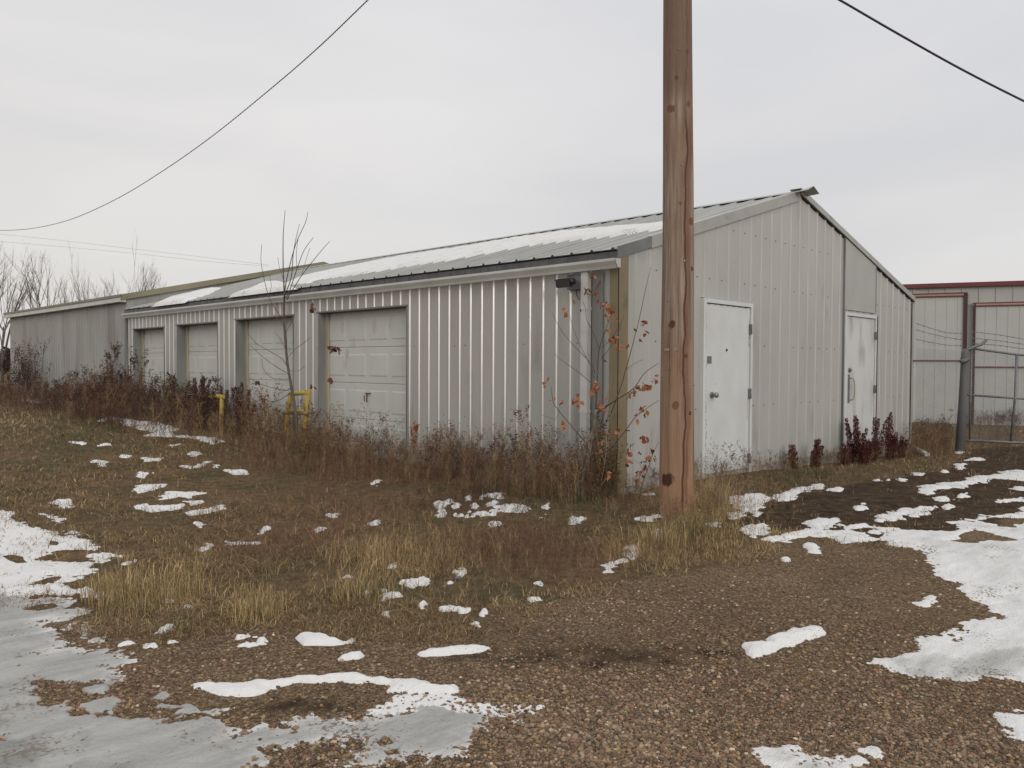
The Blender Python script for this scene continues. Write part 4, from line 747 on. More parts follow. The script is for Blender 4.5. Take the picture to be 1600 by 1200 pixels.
# seeded wisps in front of doors
for (px, X_, hh, lb) in ((600, -.5, .82, 'wispy dried seed plant in front of the nearest overhead door'), (620, -.6, .7, 'wispy dried seed plant near the right jamb of the nearest overhead door'), (570, -.5, .85, 'thin wispy dried seed plant at the middle of the nearest overhead door'), (690, -.5, .75, 'wispy dried seed plant against the ribbed wall right of the nearest overhead door'), (715, -.55, .7, 'pale wispy seed plant against the ribbed wall, second from the nearest overhead door'), (805, -.5, .55, 'dark headed wispy plant against the middle of the ribbed side wall')):
    p = onx(px, 660, X_); sp = weed(hh, 18, 130, .012, np.array((.10, .065, .05)), np.array((.15, .11, .075)), spread=.5, leafl=.022, stemw=.004)
    o = npmesh('seed_plant', sp[0], sp[1], M['plants'], col=sp[2], label=lb, cat='plant', group='wispy seed plants by the walls'); o.location = (p[0], p[1], 0)
for (px, hh, lb) in ((1118, .52, 'brown headed wispy plant in front of the nearer entry door'), (1140, .50, 'pale wispy plant in front of the nearer entry door, right of the brown headed one'), (1160, .42, 'small wispy plant at the hinge side of the nearer entry door')):
    p = ony(px, 745, -.35); sp = weed(hh, 20, 170, .011, np.array((.15, .09, .055)), np.array((.18, .13, .085)), spread=.5, leafl=.02, stemw=.003)
    o = npmesh('seed_plant', sp[0], sp[1], M['plants'], col=sp[2], label=lb, cat='plant', group='wispy seed plants by the walls'); o.location = (p[0], p[1], float(zt(p[0], p[1])))

# ------------------------------------------------------------------ saplings traced on their own upright plane
def chain(pts, X0, X1, r0, r1, mb, ground=False):
    n = len(pts); q = [onx(px, py, X0 + (X1 - X0) * i_ / max(n - 1, 1)) for i_, (px, py) in enumerate(pts)]
    if ground: q = [np.array((q[0][0], q[0][1], -.03))] + q
    n = len(q)
    # subdivide smoothly
    out = []
    for i_ in range(n - 1):
        p0, p1, p2, p3 = q[max(i_ - 1, 0)], q[i_], q[i_ + 1], q[min(i_ + 2, n - 1)]
        for t in (0, .33, .66): out.append(.5 * ((2 * p1) + (p2 - p0) * t + (2 * p0 - 5 * p1 + 4 * p2 - p3) * t * t + (3 * p1 - p0 - 3 * p2 + p3) * t ** 3))
    out.append(q[-1]); mb.tube(out, list(np.linspace(r0, r1, len(out))), 6); return out
def leafmesh(mb, p, s):
    for _ in range(1):
        d = rng.standard_normal(3); d[2] -= .8; d /= np.linalg.norm(d); w = np.cross(d, rng.standard_normal(3)); w /= np.linalg.norm(w); nrm = np.cross(d, w)
        L = s * rng.uniform(.8, 1.25); Wd = L * rng.uniform(.30, .42)
        c1 = p + d * L * .35; mb.add([p, c1 + w * Wd + nrm * L * .12, p + d * L * .75 + w * Wd * .6 + nrm * L * .1, p + d * L, p + d * L * .75 - w * Wd * .6 + nrm * L * .14, c1 - w * Wd + nrm * L * .10, c1 - nrm * .05 * L], [(0, 6, 1), (1, 6, 2), (2, 6, 3), (3, 6, 4), (4, 6, 5), (5, 6, 0)])
S1 = empty('sapling', (-.5, .15, 0), label='leggy sapling with a few orange dead leaves at the near corner of the building', cat='tree')
def par(o, p): o.parent = p; o.location = Vector(o.location) - Vector(p.location)
tr = MB(); X_ = -.5
chain([(911, 745), (918, 723), (923, 690), (928, 667), (932, 640)], X_, X_, .026, .017, tr, True); chain([(905, 742), (913, 715), (915, 693), (914, 687)], X_ - .02, X_, .014, .009, tr, True)
bk = tr.build('trunk', M['bark_pale']); par(bk, S1)
br = MB(); 
for pts, xa, xb, r0 in (([(932, 645), (940, 640), (950, 633), (967, 622), (990, 607), (1007, 583), (1030, 567)], X_, X_ - .3, .011), ([(913, 689), (890, 662), (868, 635), (863, 620), (861, 603)], X_, X_ - .2, .007),
        ([(931, 642), (933, 600), (935, 553), (940, 533), (950, 505), (955, 480)], X_, X_ - .1, .010), ([(935, 542), (928, 522), (917, 500), (915, 483), (910, 470)], X_, X_ - .1, .005), ([(929, 582), (923, 567), (890, 533), (872, 508), (863, 488)], X_, X_ - .25, .005),
        ([(931, 615), (923, 598), (895, 575), (873, 560), (867, 552)], X_, X_ - .25, .005), ([(928, 590), (923, 572), (910, 547), (897, 517), (890, 493)], X_, X_ - .2, .004), ([(928, 720), (943, 708), (957, 698), (977, 673), (992, 653), (1012, 637), (1030, 625)], X_, X_ - .3, .007),
        ([(955, 645), (968, 610), (978, 577), (990, 533), (1000, 493), (1008, 455), (1017, 417)], X_ - .1, X_ - .25, .006), ([(938, 665), (945, 640), (951, 610)], X_, X_ - .1, .004), ([(942, 655), (953, 620), (960, 590)], X_, X_ + .1, .003), ([(936, 545), (950, 535), (970, 505), (975, 490)], X_, X_ + .1, .003),
        ([(950, 505), (945, 470), (938, 440), (940, 415)], X_, X_, .003), ([(940, 560), (962, 530), (972, 500)], X_, X_, .003), ([(978, 577), (995, 566), (1005, 562)], X_ - .1, X_ - .1, .002), ([(875, 640), (868, 655), (858, 652), (845, 648)], X_ - .1, X_ - .1, .002), ([(932, 690), (945, 665), (952, 640)], X_, X_, .003)): chain(pts, xa, xb, r0, .0018, br)
bk = br.build('branches', M['bark_brown']); par(bk, S1)
lf = MB()
Z6 = '520,200 240,480 280,520 245,560 370,455 400,495 570,460 660,490 670,560 690,540 710,740 730,800 715,770 990,610 1015,715 850,815 930,700 945,770 600,1000 500,360 530,350 465,340 480,320 640,480 750,830 735,690'
Z7 = '85,10 160,170 215,185 380,150 370,195 420,180 260,385 220,340 545,40 520,60 560,20 600,250 610,240 665,120 860,110 880,100 1020,10 1000,30 960,35 1050,5 945,265 1025,255 1010,250 955,330 800,470 610,545 735,440 990,490 845,615 895,600 1070,630 1030,690 1080,700 980,740 925,830 925,895 990,830 575,200 840,740 850,655 630,480 570,630 660,840 700,880 975,560'
for f_, sx_ in ((lambda a, b: (840 + a / 6, 400 + b / 6), Z6), (lambda a, b: (840 + a / 6, 600 + b / 6), Z7)):
    v_ = [float(t) for t in sx_.replace(',', ' ').split()]
    for i_ in range(0, len(v_), 2):
        q = f_(v_[i_], v_[i_ + 1]); pt = onx(q[0], q[1] - 2, X_ - .08 - .15 * rng.random())
        for _ in range(rng.integers(1, 4)): leafmesh(lf, pt + rng.normal(0, .014, 3), .064)
for a_, b_ in (((980, 622), (1033, 590)), ((948, 470), (962, 500)), ((955, 520), (966, 545))):
    for t in np.linspace(0, 1, 11): pt = onx(a_[0] + (b_[0] - a_[0]) * t, a_[1] + (b_[1] - a_[1]) * t, X_ - .2); leafmesh(lf, pt + rng.normal(0, .02, 3), .06)
bk = lf.build('leaf', [M['leaf_orange']]); bk['kind'] = 'stuff'; par(bk, S1)
S3 = empty('sapling', tuple(onx(1000, 765, -.35) * np.array((1, 1, 0))), label='thin whip with small dark leaves between the corner trim and the wooden pole', cat='tree')
br = MB(); p0 = G(1000, 785); DD = (p0 - CAM) @ AF
br.tube([G(998, 785), atd(1003, 757, DD), atd(1013, 730, DD), atd(1020, 710, DD), atd(1029, 690, DD)], [.006, .005, .004, .003, .002], 6); br.tube([atd(1008, 745, DD), atd(1000, 725, DD), atd(990, 718, DD)], [.003, .002, .0015], 5); bk = br.build('stem', M['bark_brown']); par(bk, S3)
lf = MB()
for q in ((1000, 705), (1018, 703), (1022, 713), (1011, 716), (1003, 722), (994, 738), (994, 748), (1004, 740), (988, 720), (981, 724), (984, 700), (1003, 682)):
    leafmesh(lf, atd(q[0], q[1], DD), .04); leafmesh(lf, atd(q[0] + 2, q[1] + 3, DD), .035)
bk = lf.build('leaf', M['leaf_dark']); bk['kind'] = 'stuff'; par(bk, S3)

S2 = empty('sapling', tuple(onx(461, 660, -.55) * np.array((1, 1, 0))), label='taller bare sapling with fine upright twigs in front of the second overhead door', cat='tree')
X_ = -.55; tr = MB(); chain([(463, 655), (461, 640), (457, 614), (449, 567), (445, 520), (444, 497)], X_, X_, .028, .017, tr, True); bk = tr.build('trunk', M['bark_brown']); par(bk, S2)
br = MB()
for pts, xb, r0 in (([(444, 499), (444, 470), (444, 453), (442.5, 421), (442.5, 367), (445.7, 328)], X_, .018), ([(444, 470), (446, 459), (455, 434), (458, 399), (462, 375), (468, 350)], X_ - .2, .010), ([(446, 465), (452, 456), (464.7, 418), (475.7, 390), (490, 371)], X_ + .1, .009), ([(448, 468), (456, 455), (471, 431), (496, 399), (515, 377)], X_ - .3, .009), ([(445, 455), (449, 431), (461.5, 383), (477, 348.5), (481, 331)], X_ + .1, .009),
        ([(443, 500), (432, 485), (420, 464), (411, 428), (407.7, 405.5), (409, 382)], X_ - .2, .007), ([(450, 575), (441, 561), (420, 548), (401, 537), (389, 523)], X_ - .3, .007), ([(452, 585), (427, 570), (408, 555), (392, 540)], X_ - .2, .006), ([(455, 605), (447, 610), (427, 606), (404, 599), (390, 590)], X_ - .3, .008), ([(457, 612), (430, 628), (411, 622), (400, 616)], X_ + .2, .005),
        ([(452, 592), (430, 592), (418, 585), (411, 575), (409, 560)], X_ - .1, .005), ([(447, 548), (438, 530), (430, 520)], X_, .004), ([(445, 512), (436, 500), (425, 490)], X_, .004), ([(446, 520), (455, 505), (461, 492)], X_, .004), ([(444, 440), (437, 420), (434, 402)], X_, .004), ([(449, 560), (462, 545), (476, 535), (484, 528)], X_, .004), ([(448, 545), (448, 500), (447, 470)], X_ - .05, .004), ([(451, 578), (465, 580), (476, 572)], X_, .003), ([(420, 464), (424, 447), (421, 430)], X_ - .1, .003), ([(464, 418), (463, 395), (466, 372)], X_, .004), ([(471, 431), (480, 400), (484, 388)], X_, .003)): chain(pts, X_, xb, r0, .003) if False else chain(pts, X_, xb, r0, .0032, br)
bk = br.build('branches', M['bark_grey']); par(bk, S2)
lf = MB()
for q in ((487, 480), (518, 545), (526, 546), (527, 543), (518.5, 591), (487, 606), (411, 621), (397, 636), (401, 596), (399, 635), (412, 618), (404, 597)):
    pt = onx(q[0], q[1], X_ - .05)
    for _ in range(4): leafmesh(lf, pt + rng.normal(0, .02, 3), .085)
bk = lf.build('leaf', M['leaf_dark']); bk['kind'] = 'stuff'; par(bk, S2)

# ------------------------------------------------------------------ yellow pipe guards
def guard(segs, X_, label, foot):
    p = onx(*foot, X_); g = empty('pipe_guard', (p[0], p[1], 0), label=label, cat='bollard', group='yellow pipe guards by the overhead doors')
    for nm, pts, r, m_ in segs:
        mb = MB(); q = [onx(a, b, X_ + (dx_ or 0)) for a, b, dx_ in pts]
        if nm == 'post': q.append(np.array((q[-1][0], q[-1][1], -.1)))
        mb.tube(q, r, 12); o = mb.build(nm, m_); par(o, g)
guard([('post', [(455, 616, 0), (451, 632, 0), (448, 660, 0)], .038, M['yellow']), ('top_bar', [(452, 616, 0), (465, 614.5, 0), (483, 613, 0)], .038, M['yellow']), ('post', [(482, 610, 0), (479, 640, 0), (475, 668, 0)], .042, M['yellow']), ('cross_bar', [(444, 646, -.02), (460, 645, -.02), (481, 648, -.02)], .024, M['rust']), ('cross_bar', [(450, 641, 0), (478, 642, 0)], .022, M['yellow'])], -.42, 'yellow pipe guard frame with rusty cross bar left of the nearest overhead door', (475, 660))
guard([('top_bar', [(325, 622, 0), (340, 619, 0), (349, 620, 0)], .038, M['yellow']), ('post', [(347, 618, 0), (346, 640, 0)], .038, M['yellow'])], -.62, 'half hidden yellow pipe guard standing in dark weeds before the third overhead door', (346, 640))
# short dark stump post in the weeds at the joint of the two buildings
p = onx(187, 600, -1.0); MB().tube([(p[0], p[1], -.1), (p[0] - .02, p[1], 1.17), (p[0] - .02, p[1], 1.23)], [.085, .08, .06], 10).build('stump_post', M['black'], label='short dark wooden post standing in weeds where the two buildings meet', cat='post')

# ------------------------------------------------------------------ security camera on the wall
SC = empty('security_camera', (-.02, .62, 2.45), label='black security camera and sensor on a grey box under the gutter near the corner', cat='security camera')
mb = MB(); mb.box(-.075, -.021, .49, .70, 2.35, 2.53); o = mb.build('junction_box', M['galv']); par(o, SC)
c = onx(893, 440, -.17); d_ = np.array((-.35, .93, -.08)); d_ /= np.linalg.norm(d_)
mb = MB(); mb.tube([c - d_ * .04, c + d_ * .02, c + d_ * .05], [.035, .045, .035], 14); mb.tube([(-.07, .62, 2.46), c], .02, 8); o = mb.build('lamp_head', M['black']); par(o, SC)
c2 = onx(881, 443, -.22); s_ = np.cross(d_, (0, 0, 1)); s_ /= np.linalg.norm(s_); u_ = np.cross(s_, d_)
mb = MB(); mb.obox(c2, d_ * .085, s_ * .045, u_ * .042); mb.obox(c2 + u_ * .048 + d_ * .015, d_ * .09, s_ * .05, u_ * .004); o = mb.build('camera_body', M['black']); par(o, SC)
mb = MB(); mb.tube([c, c2 - d_ * .06], .012, 8); o = mb.build('bracket', M['black']); par(o, SC)
mb = MB(); mb.tube([onx(900, 450, -.06), onx(901, 460, -.09), onx(905, 468, -.09), onx(910, 466, -.06), onx(914, 459, -.10), onx(917, 452, -.11)], .006, 6); o = mb.build('wire', M['cable']); par(o, SC)
mb = MB(); mb.tube([onx(917, 458, -.105), onx(925, 463, -.11), onx(929, 456, -.08), onx(934, 446, -.05), onx(938, 438, -.04)], .006, 6); o = mb.build('wire', M['rust']); par(o, SC)

# ------------------------------------------------------------------ utility pole
PB = G(1057.5, 803); PB[2] = float(zt(PB[0], PB[1])); DP = (PB - CAM) @ AF
UP = empty('utility_pole', tuple(PB), label='stout brown wooden pole with knots and a long reddish crack standing before the building', cat='utility pole')
def pctr_(h): py = 803 - h * FPX / DP; p_ = atd(float(np.interp(py, [-700, 0, 400, 800], [1053, 1055, 1057.5, 1057.5])), py, DP); return float((p_ - PB)[:2] @ AR[:2])
def polemat():
    m = bpy.data.materials.new('pole_wood'); m.use_nodes = True; t = m.node_tree; b = t.nodes['Principled BSDF']; b.inputs['Roughness'].default_value = .8; b.inputs['Specular IOR Level'].default_value = .25
    tcn = t.nodes.new('ShaderNodeTexCoord'); O = tcn.outputs['Object']; sp = t.nodes.new('ShaderNodeSeparateXYZ'); t.links.new(O, sp.inputs[0])
    def mth(op, a, b_=None, c_=None, clamp=False):
        n = t.nodes.new('ShaderNodeMath'); n.operation = op; n.use_clamp = clamp
        for i_, v in enumerate((a, b_, c_)):
            if v is None: continue
            if isinstance(v, (int, float)): n.inputs[i_].default_value = v
            else: t.links.new(v, n.inputs[i_])
        return n.outputs[0]
    def noise(sc, st, det=5, src=O, rough=.5):
        mpn = t.nodes.new('ShaderNodeMapping'); mpn.inputs['Scale'].default_value = st; t.links.new(src, mpn.inputs[0]); n = t.nodes.new('ShaderNodeTexNoise'); n.inputs['Scale'].default_value = sc; n.inputs['Detail'].default_value = det; n.inputs['Roughness'].default_value = rough; t.links.new(mpn.outputs[0], n.inputs[0]); return n.outputs[0]
    def rng_(v, a, b_): r = t.nodes.new('ShaderNodeMapRange'); r.inputs[1].default_value = a; r.inputs[2].default_value = b_; t.links.new(v, r.inputs[0]); return r.outputs[0]
    def mix(a, c, f):
        x = t.nodes.new('ShaderNodeMix'); x.data_type = 'RGBA'
        for s_, v in (('A', a), ('B', c)):
            if isinstance(v, tuple): x.inputs[s_].default_value = (*v, 1)
            else: t.links.new(v, x.inputs[s_])
        t.links.new(f, x.inputs['Factor']); return x.outputs['Result']
    grain = noise(40, (1, 1, .03), 9, rough=.7); blot = noise(2.2, (1.6, 1.6, .6), 4)
    c = mix((.205, .150, .112), (.36, .275, .21), rng_(grain, .40, .60)); c = mix(c, (.25, .155, .105), rng_(blot, .48, .68))
    low = rng_(sp.outputs[2], 1.9, .2); c = mix(c, (.33, .175, .092), mth('MULTIPLY', low, .7)); hi = rng_(sp.outputs[2], 3.95, 4.15); c = mix(c, (.17, .105, .08), mth('MULTIPLY', hi, .7))
    # surface coordinate across the side the yard sees: s = offset along the yard's right-hand direction
    s_ = mth('ADD', mth('MULTIPLY', sp.outputs[0], .7038), mth('MULTIPLY', sp.outputs[1], -.7104))
    front = mth('LESS_THAN', mth('ADD', mth('MULTIPLY', sp.outputs[0], .71), mth('MULTIPLY', sp.outputs[1], .70)), .02)
    wv = t.nodes.new('ShaderNodeCombineXYZ'); t.links.new(sp.outputs[2], wv.inputs[0]); wob = noise(1.6, (1, 1, 1), 4, wv.outputs[0])
    line = mth('ADD', s_, mth('MULTIPLY_ADD', wob, -.14, .025)); band = mth('MULTIPLY', rng_(mth('ABSOLUTE', line), .045, .018), front)
    zlim = rng_(sp.outputs[2], 3.95, 3.7); c = mix(c, (.15, .062, .042), mth('MULTIPLY', mth('MULTIPLY', band, mth('MULTIPLY', zlim, rng_(grain, .3, .6))), .8))
    core = mth('MULTIPLY', rng_(mth('ABSOLUTE', mth('ADD', line, .022)), .010, .003), front); c = mix(c, (.06, .028, .022), mth('MULTIPLY', mth('MULTIPLY', core, zlim), .8))
    bands = rng_(noise(7, (2.4, 2.4, .16), 4), .55, .70); c = mix(c, (.17, .085, .055), mth('MULTIPLY', bands, .6)); chk = rng_(noise(34, (1, 1, .03), 6, rough=.7), .57, .66); c = mix(c, (.09, .05, .035), mth('MULTIPLY', chk, .7))
    sc_ = DP / FPX; kn_ = noise(14, (1, 1, .6), 4)
    for kx, ky, r_, col in ((1049, 133, 3.4, (.11, .07, .055)), (1066, 93, 3, (.15, .08, .06)), (1042, 178, 5, (.19, .085, .055)), (1069, 172, 4, (.19, .08, .055)), (1056, 323, 3, (.12, .055, .03)), (1074, 348, 5, (.19, .075, .04)), (1077, 421, 3.2, (.08, .05, .035)), (1044, 508, 4.4, (.11, .045, .028)), (1066, 554, 3, (.12, .055, .04)), (1050, 630, 5, (.17, .095, .06)), (1073, 642, 2, (.05, .03, .025)), (1041, 745, 8, (.065, .030, .020))):
        z_ = (803 - ky) * sc_; cx_ = (kx - 1057.5) * sc_ + pctr_(z_) + .0; cx_ = (kx - float(np.interp(ky, [0, 400, 800], [1055, 1057.5, 1057.5]))) * sc_ + pctr_(z_); rr_ = r_ * sc_
        du = mth('MULTIPLY', mth('ADD', s_, -cx_), 1 / rr_); dv = mth('MULTIPLY', mth('ADD', sp.outputs[2], -z_), 1 / (rr_ * 1.3)); dd_ = mth('ADD', mth('MULTIPLY', du, du), mth('MULTIPLY', dv, dv)); dd_ = mth('ADD', dd_, mth('MULTIPLY_ADD', kn_, 5., -2.5))
        f_ = mth('MULTIPLY', rng_(dd_, 1.3, .5), front); c = mix(c, col, f_)
    wear = noise(60, (1, 1, .25), 5); c = mix(c, (.36, .28, .21), mth('MULTIPLY', rng_(wear, .62, .75), .4))
    t.links.new(c, b.inputs['Base Color']); bn = t.nodes.new('ShaderNodeBump'); bn.inputs['Distance'].default_value = .006; hsum = mth('SUBTRACT', grain, mth('MULTIPLY', core, 1.5)); t.links.new(hsum, bn.inputs['Height']); t.links.new(bn.outputs[0], b.inputs['Normal'])
    return m
mb = MB(); hts = np.linspace(-.3, 8.6, 46); sc_ = DP / FPX
def _ctr(py): p_ = atd(float(np.interp(py, [-700, 0, 400, 800], [1053, 1055, 1057.5, 1057.5])), py, DP); return p_
def h2py(h): return 803 - h / sc_
def prad(h): py = 803 - h / sc_; return sc_ * float(np.interp(py, [-700, 0, 400, 700, 800], [19.5, 21.5, 24.2, 26.5, 28]))
def pctr(h): return float((_ctr(h2py(h)) - PB)[:2] @ AR[:2])
pts_ = []; NB = 40
for i_, h_ in enumerate(hts):
    r_ = prad(h_); c_ = np.array((AR[0], AR[1], 0)) * pctr(h_)
    for k_ in range(NB):
        a_ = 2 * math.pi * k_ / NB; rr_ = r_ * (1 + .012 * math.sin(3 * a_ + h_ * 1.3) + .008 * math.sin(5 * a_ - h_ * 2.1)); mb.v.append((c_[0] + rr_ * math.cos(a_), c_[1] + rr_ * math.sin(a_), h_))
for i_ in range(len(hts) - 1):
    for k_ in range(NB): mb.f.append([i_ * NB + k_, i_ * NB + (k_ + 1) % NB, (i_ + 1) * NB + (k_ + 1) % NB, (i_ + 1) * NB + k_]); mb.m.append(0); mb.sm.append(True)
mb.f.append([(len(hts) - 1) * NB + k_ for k_ in range(NB)]); mb.m.append(0); mb.sm.append(False)
o = mb.build('pole_shaft', polemat(), UP)
def onpole(px, py, out=.004):
    h_ = (803 - py) * sc_; r_ = prad(h_); s = (px - 1057.5) * sc_ - pctr(h_); s = max(-r_ * .95, min(r_ * .95, s)); f_ = -math.sqrt(r_ * r_ - s * s) - out; fr = np.array((AF[0], AF[1], 0)); fr /= np.linalg.norm(fr); return np.array((AR[0], AR[1], 0)) * (s + pctr(h_)) + fr * f_ + np.array((0, 0, h_))
mb = MB(); a_, b_ = onpole(1034, 545), onpole(1051, 545); t_ = (b_ - a_) / 2; n_ = np.cross(t_, (0, 0, 1)); n_ /= np.linalg.norm(n_); mb.obox((a_ + b_) / 2 + n_ * .006, t_, n_ * .002, np.array((0, 0, .011))); o = mb.build('metal_tag', M['flash_light'], UP)
mb = MB()
for q in ((1036, 545), (1049, 545), (1071, 642), (1040, 574), (1049, 90), (1060, 410), (1038, 470), (1079, 600), (1055, 265)):
    p_ = onpole(*q); d_ = np.array((p_[0], p_[1], 0)); d_ /= np.linalg.norm(d_); mb.tube([p_, p_ + d_ * .008], .006, 6)
mb.build('nail_heads', M['steel'], UP)['kind'] = 'stuff'

# ------------------------------------------------------------------ overhead lines
def line3(name, pts, r, m_, label, cat='cable', twist=None):
    q = [atd(px, py, D) for px, py, D in pts]; out = []; n = len(q)
    for i_ in range(n - 1):
        p0, p1, p2, p3 = q[max(i_ - 1, 0)], q[i_], q[i_ + 1], q[min(i_ + 2, n - 1)]
        for t in np.linspace(0, 1, 9)[:-1]: out.append(.5 * ((2 * p1) + (p2 - p0) * t + (2 * p0 - 5 * p1 + 4 * p2 - p3) * t * t + (3 * p1 - p0 - 3 * p2 + p3) * t ** 3))
    out.append(q[-1]); mb = MB()
    if twist:
        fine = []; 
        for a_, b_ in zip(out, out[1:]): fine += [a_ + (b_ - a_) * t for t in np.linspace(0, 1, 13)[:-1]]
        for phs in (0, math.pi): mb.tube([p + np.array((AR[0] * math.cos(i_ * .9 + phs), AR[1] * math.cos(i_ * .9 + phs), math.sin(i_ * .9 + phs))) * twist for i_, p in enumerate(fine)], r, 5)
    else: mb.tube(out, r, 8)
    return mb.build(name, m_, label=label, cat=cat)
line3('service_cable', [(700, -130, 9), (640, -62, 10), (575, 0, 11.2), (500, 72, 12.7), (430, 133, 14.4), (330, 214, 17), (250, 270, 19.5), (180, 312, 22), (110, 343, 25), (50, 357, 28), (0, 360, 31), (-60, 358, 34)], .0055, M['cable_grey'], 'twisted grey service cable sagging from top centre to the left edge of the sky', twist=.007)
line3('overhead_cable', [(1150, -95, 7.5), (1230, -46, 7.6), (1312, 0, 7.8), (1400, 51, 8), (1500, 107, 8.3), (1600, 158, 8.6), (1700, 205, 9)], .011, M['cable'], 'thick black cable slanting across the upper right corner of the sky')
line3('distant_wire', [(-40, 362, 60), (80, 374, 60), (200, 388, 60), (320, 402, 60), (420, 414, 60)], .006, M['cable_grey'], 'faint distant wire above the shed, the upper one of two')
line3('distant_wire', [(-40, 374, 60), (80, 384, 60), (200, 395, 60), (320, 408, 60), (420, 416, 60)], .006, M['cable_grey'], 'faint distant wire above the shed, the lower one of two')

# ------------------------------------------------------------------ red trimmed warehouse behind the fence
P0 = G(1500, 662); ub = np.array((-.36, .93, 0)); ub /= np.linalg.norm(ub); nb3 = np.array((-ub[1], ub[0], 0))      # nb3 faces the camera
if nb3 @ (CAM - P0) < 0: nb3 = -nb3
def onB(px, py, o_=0): d = ray(px, py); q0 = P0 + nb3 * o_; t = ((q0 - CAM) @ nb3) / (d @ nb3); p = CAM + t * d; return (p - P0) @ ub, p[2]
WH = empty('warehouse', tuple(P0), label='tall grey warehouse with dark red roof edge and red trimmed sliding doors beyond the fence', cat='building')
def lp(s, o_, z): return tuple(ub * s + nb3 * o_ + np.array((0, 0, z - P0[2])))
ztop = onB(1500, 447)[1]; mb = MB(); prof = rib_profile(-22, 16, 0, .46, [], hb=.03, ht=.012, h=.025)
for (a, da), (b, db) in zip(prof, prof[1:]): mb.add([lp(a, da, -.5), lp(b, db, -.5), lp(b, db, ztop), lp(a, da, ztop)], [(0, 1, 2, 3)])
mb.build('front_wall', M['siding_light'], WH)
mb = MB(); mb.add([lp(-22, 0, -.5), lp(-22, -14, -.5), lp(-22, -14, ztop), lp(-22, 0, ztop)], [(0, 1, 2, 3)]); mb.add([lp(16, 0, -.5), lp(16, -14, -.5), lp(16, -14, ztop), lp(16, 0, ztop)], [(0, 1, 2, 3)]); mb.add([lp(-22, -14, -.5), lp(16, -14, -.5), lp(16, -14, ztop), lp(-22, -14, ztop)], [(0, 1, 2, 3)]); mb.build('side_wall', M['siding_light'], WH)
mb = MB(); z1, z2 = ztop + .01, ztop + .10; mb.add([lp(-22.2, .1, z1), lp(16.2, .1, z1), lp(16.2, -7, z1 + .5), lp(-22.2, -7, z1 + .5), lp(16.2, -14.1, z1), lp(-22.2, -14.1, z1)], [(0, 1, 2, 3), (3, 2, 4, 5)]); mb.build('roof', M['roofing'], WH)
mb = MB(); mb.hexa([lp(-22.2, .06, ztop - .03), lp(16.2, .06, ztop - .03), lp(16.2, .13, ztop - .03), lp(-22.2, .13, ztop - .03), lp(-22.2, .06, z2), lp(16.2, .06, z2), lp(16.2, .13, z2), lp(-22.2, .13, z2)]); mb.build('roof_edge', M['red'], WH)
def bar(mb, s0, z0, s1, z1, hw, o0, o1, mi=0):
    dz = hw if abs(s1 - s0) > abs(z1 - z0) else 0; ds = hw if dz == 0 else 0
    mb.hexa([lp(s0 - ds, o0, z0 - dz), lp(s1 + ds, o0, z1 - dz) if dz else lp(s0 + ds, o0, z0), lp(s1 + ds, o1, z1 - dz) if dz else lp(s0 + ds, o1, z0), lp(s0 - ds, o1, z0 - dz), lp(s0 - ds, o0, z0 + dz) if dz else lp(s1 - ds, o0, z1), lp(s1, o0, z1 + dz) if dz else lp(s1 + ds, o0, z1), lp(s1, o1, z1 + dz) if dz else lp(s1 + ds, o1, z1), lp(s0, o1, z0 + dz) if dz else lp(s1 - ds, o1, z1)], mi)
for nm, xl, xr, yt, yd, jl, lb in (('sliding_door', 1395, 1509, 461, 563.5, None, 'left sliding door panel'), ('sliding_door', 1523, 1720, 477, 573.5, 1, 'right sliding door panel')):
    d = empty(nm); d.parent = WH; d['label'] = lb
    (sa, za), (sb, zb) = onB(xl, yt, .1), onB(xr, yt, .1); zt_ = (onB(1510 if xl < 1500 else 1523, yt, .1))[1]
    s0, s1 = min(sa, sb), max(sa, sb); mb = MB(); prof = rib_profile(s0, s1, s0 + .2, .3048, [], hb=.02, ht=.01, h=.012)
    for (a, da), (b, db) in zip(prof, prof[1:]): mb.add([lp(a, .08 + da, -.45), lp(b, .08 + db, -.45), lp(b, .08 + db, zt_), lp(a, .08 + da, zt_)], [(0, 1, 2, 3)])
    mb.add([lp(s0, .03, -.45), lp(s0, .08, -.45), lp(s0, .08, zt_), lp(s0, .03, zt_)], [(0, 1, 2, 3)]); mb.build('panel', M['door_far'], d)
    mb = MB(); bar(mb, s0 - .05, zt_ + .02, s1 + .05, zt_ + .02, .028, .06, .13); mb.build('track', M['salmon'], d)
    mb = MB(); bar(mb, s0 - .05, zt_ + .075, s1 + .05, zt_ + .065, .014, .03, .14); bar(mb, s0 - .05, zt_ - .035, s1 + .05, zt_ - .025, .010, .10, .125); mb.build('red_strip', M['red'], d); mb = MB(); zd = onB(xr if xl > 1500 else xl, yd, .1)[1]; zd = onB(1510 if xl < 1500 else 1560, yd, .1)[1]; bar(mb, s0, zd, s1, zd, .018, .09, .12)
    mb.build('red_strip', M['red'], d); e_ = s0 if xl < 1500 else s1; w_ = .055 if xl < 1500 else .03; mb = MB(); mb.hexa([lp(e_ - w_, .04, -.45), lp(e_ + w_, .04, -.45), lp(e_ + w_, .13, -.45), lp(e_ - w_, .13, -.45), lp(e_ - w_, .04, zt_ + .05), lp(e_ + w_, .04, zt_ + .05), lp(e_ + w_, .13, zt_ + .05), lp(e_ - w_, .13, zt_ + .05)])
    mb.build('edge_post', M['dark_red'], d)

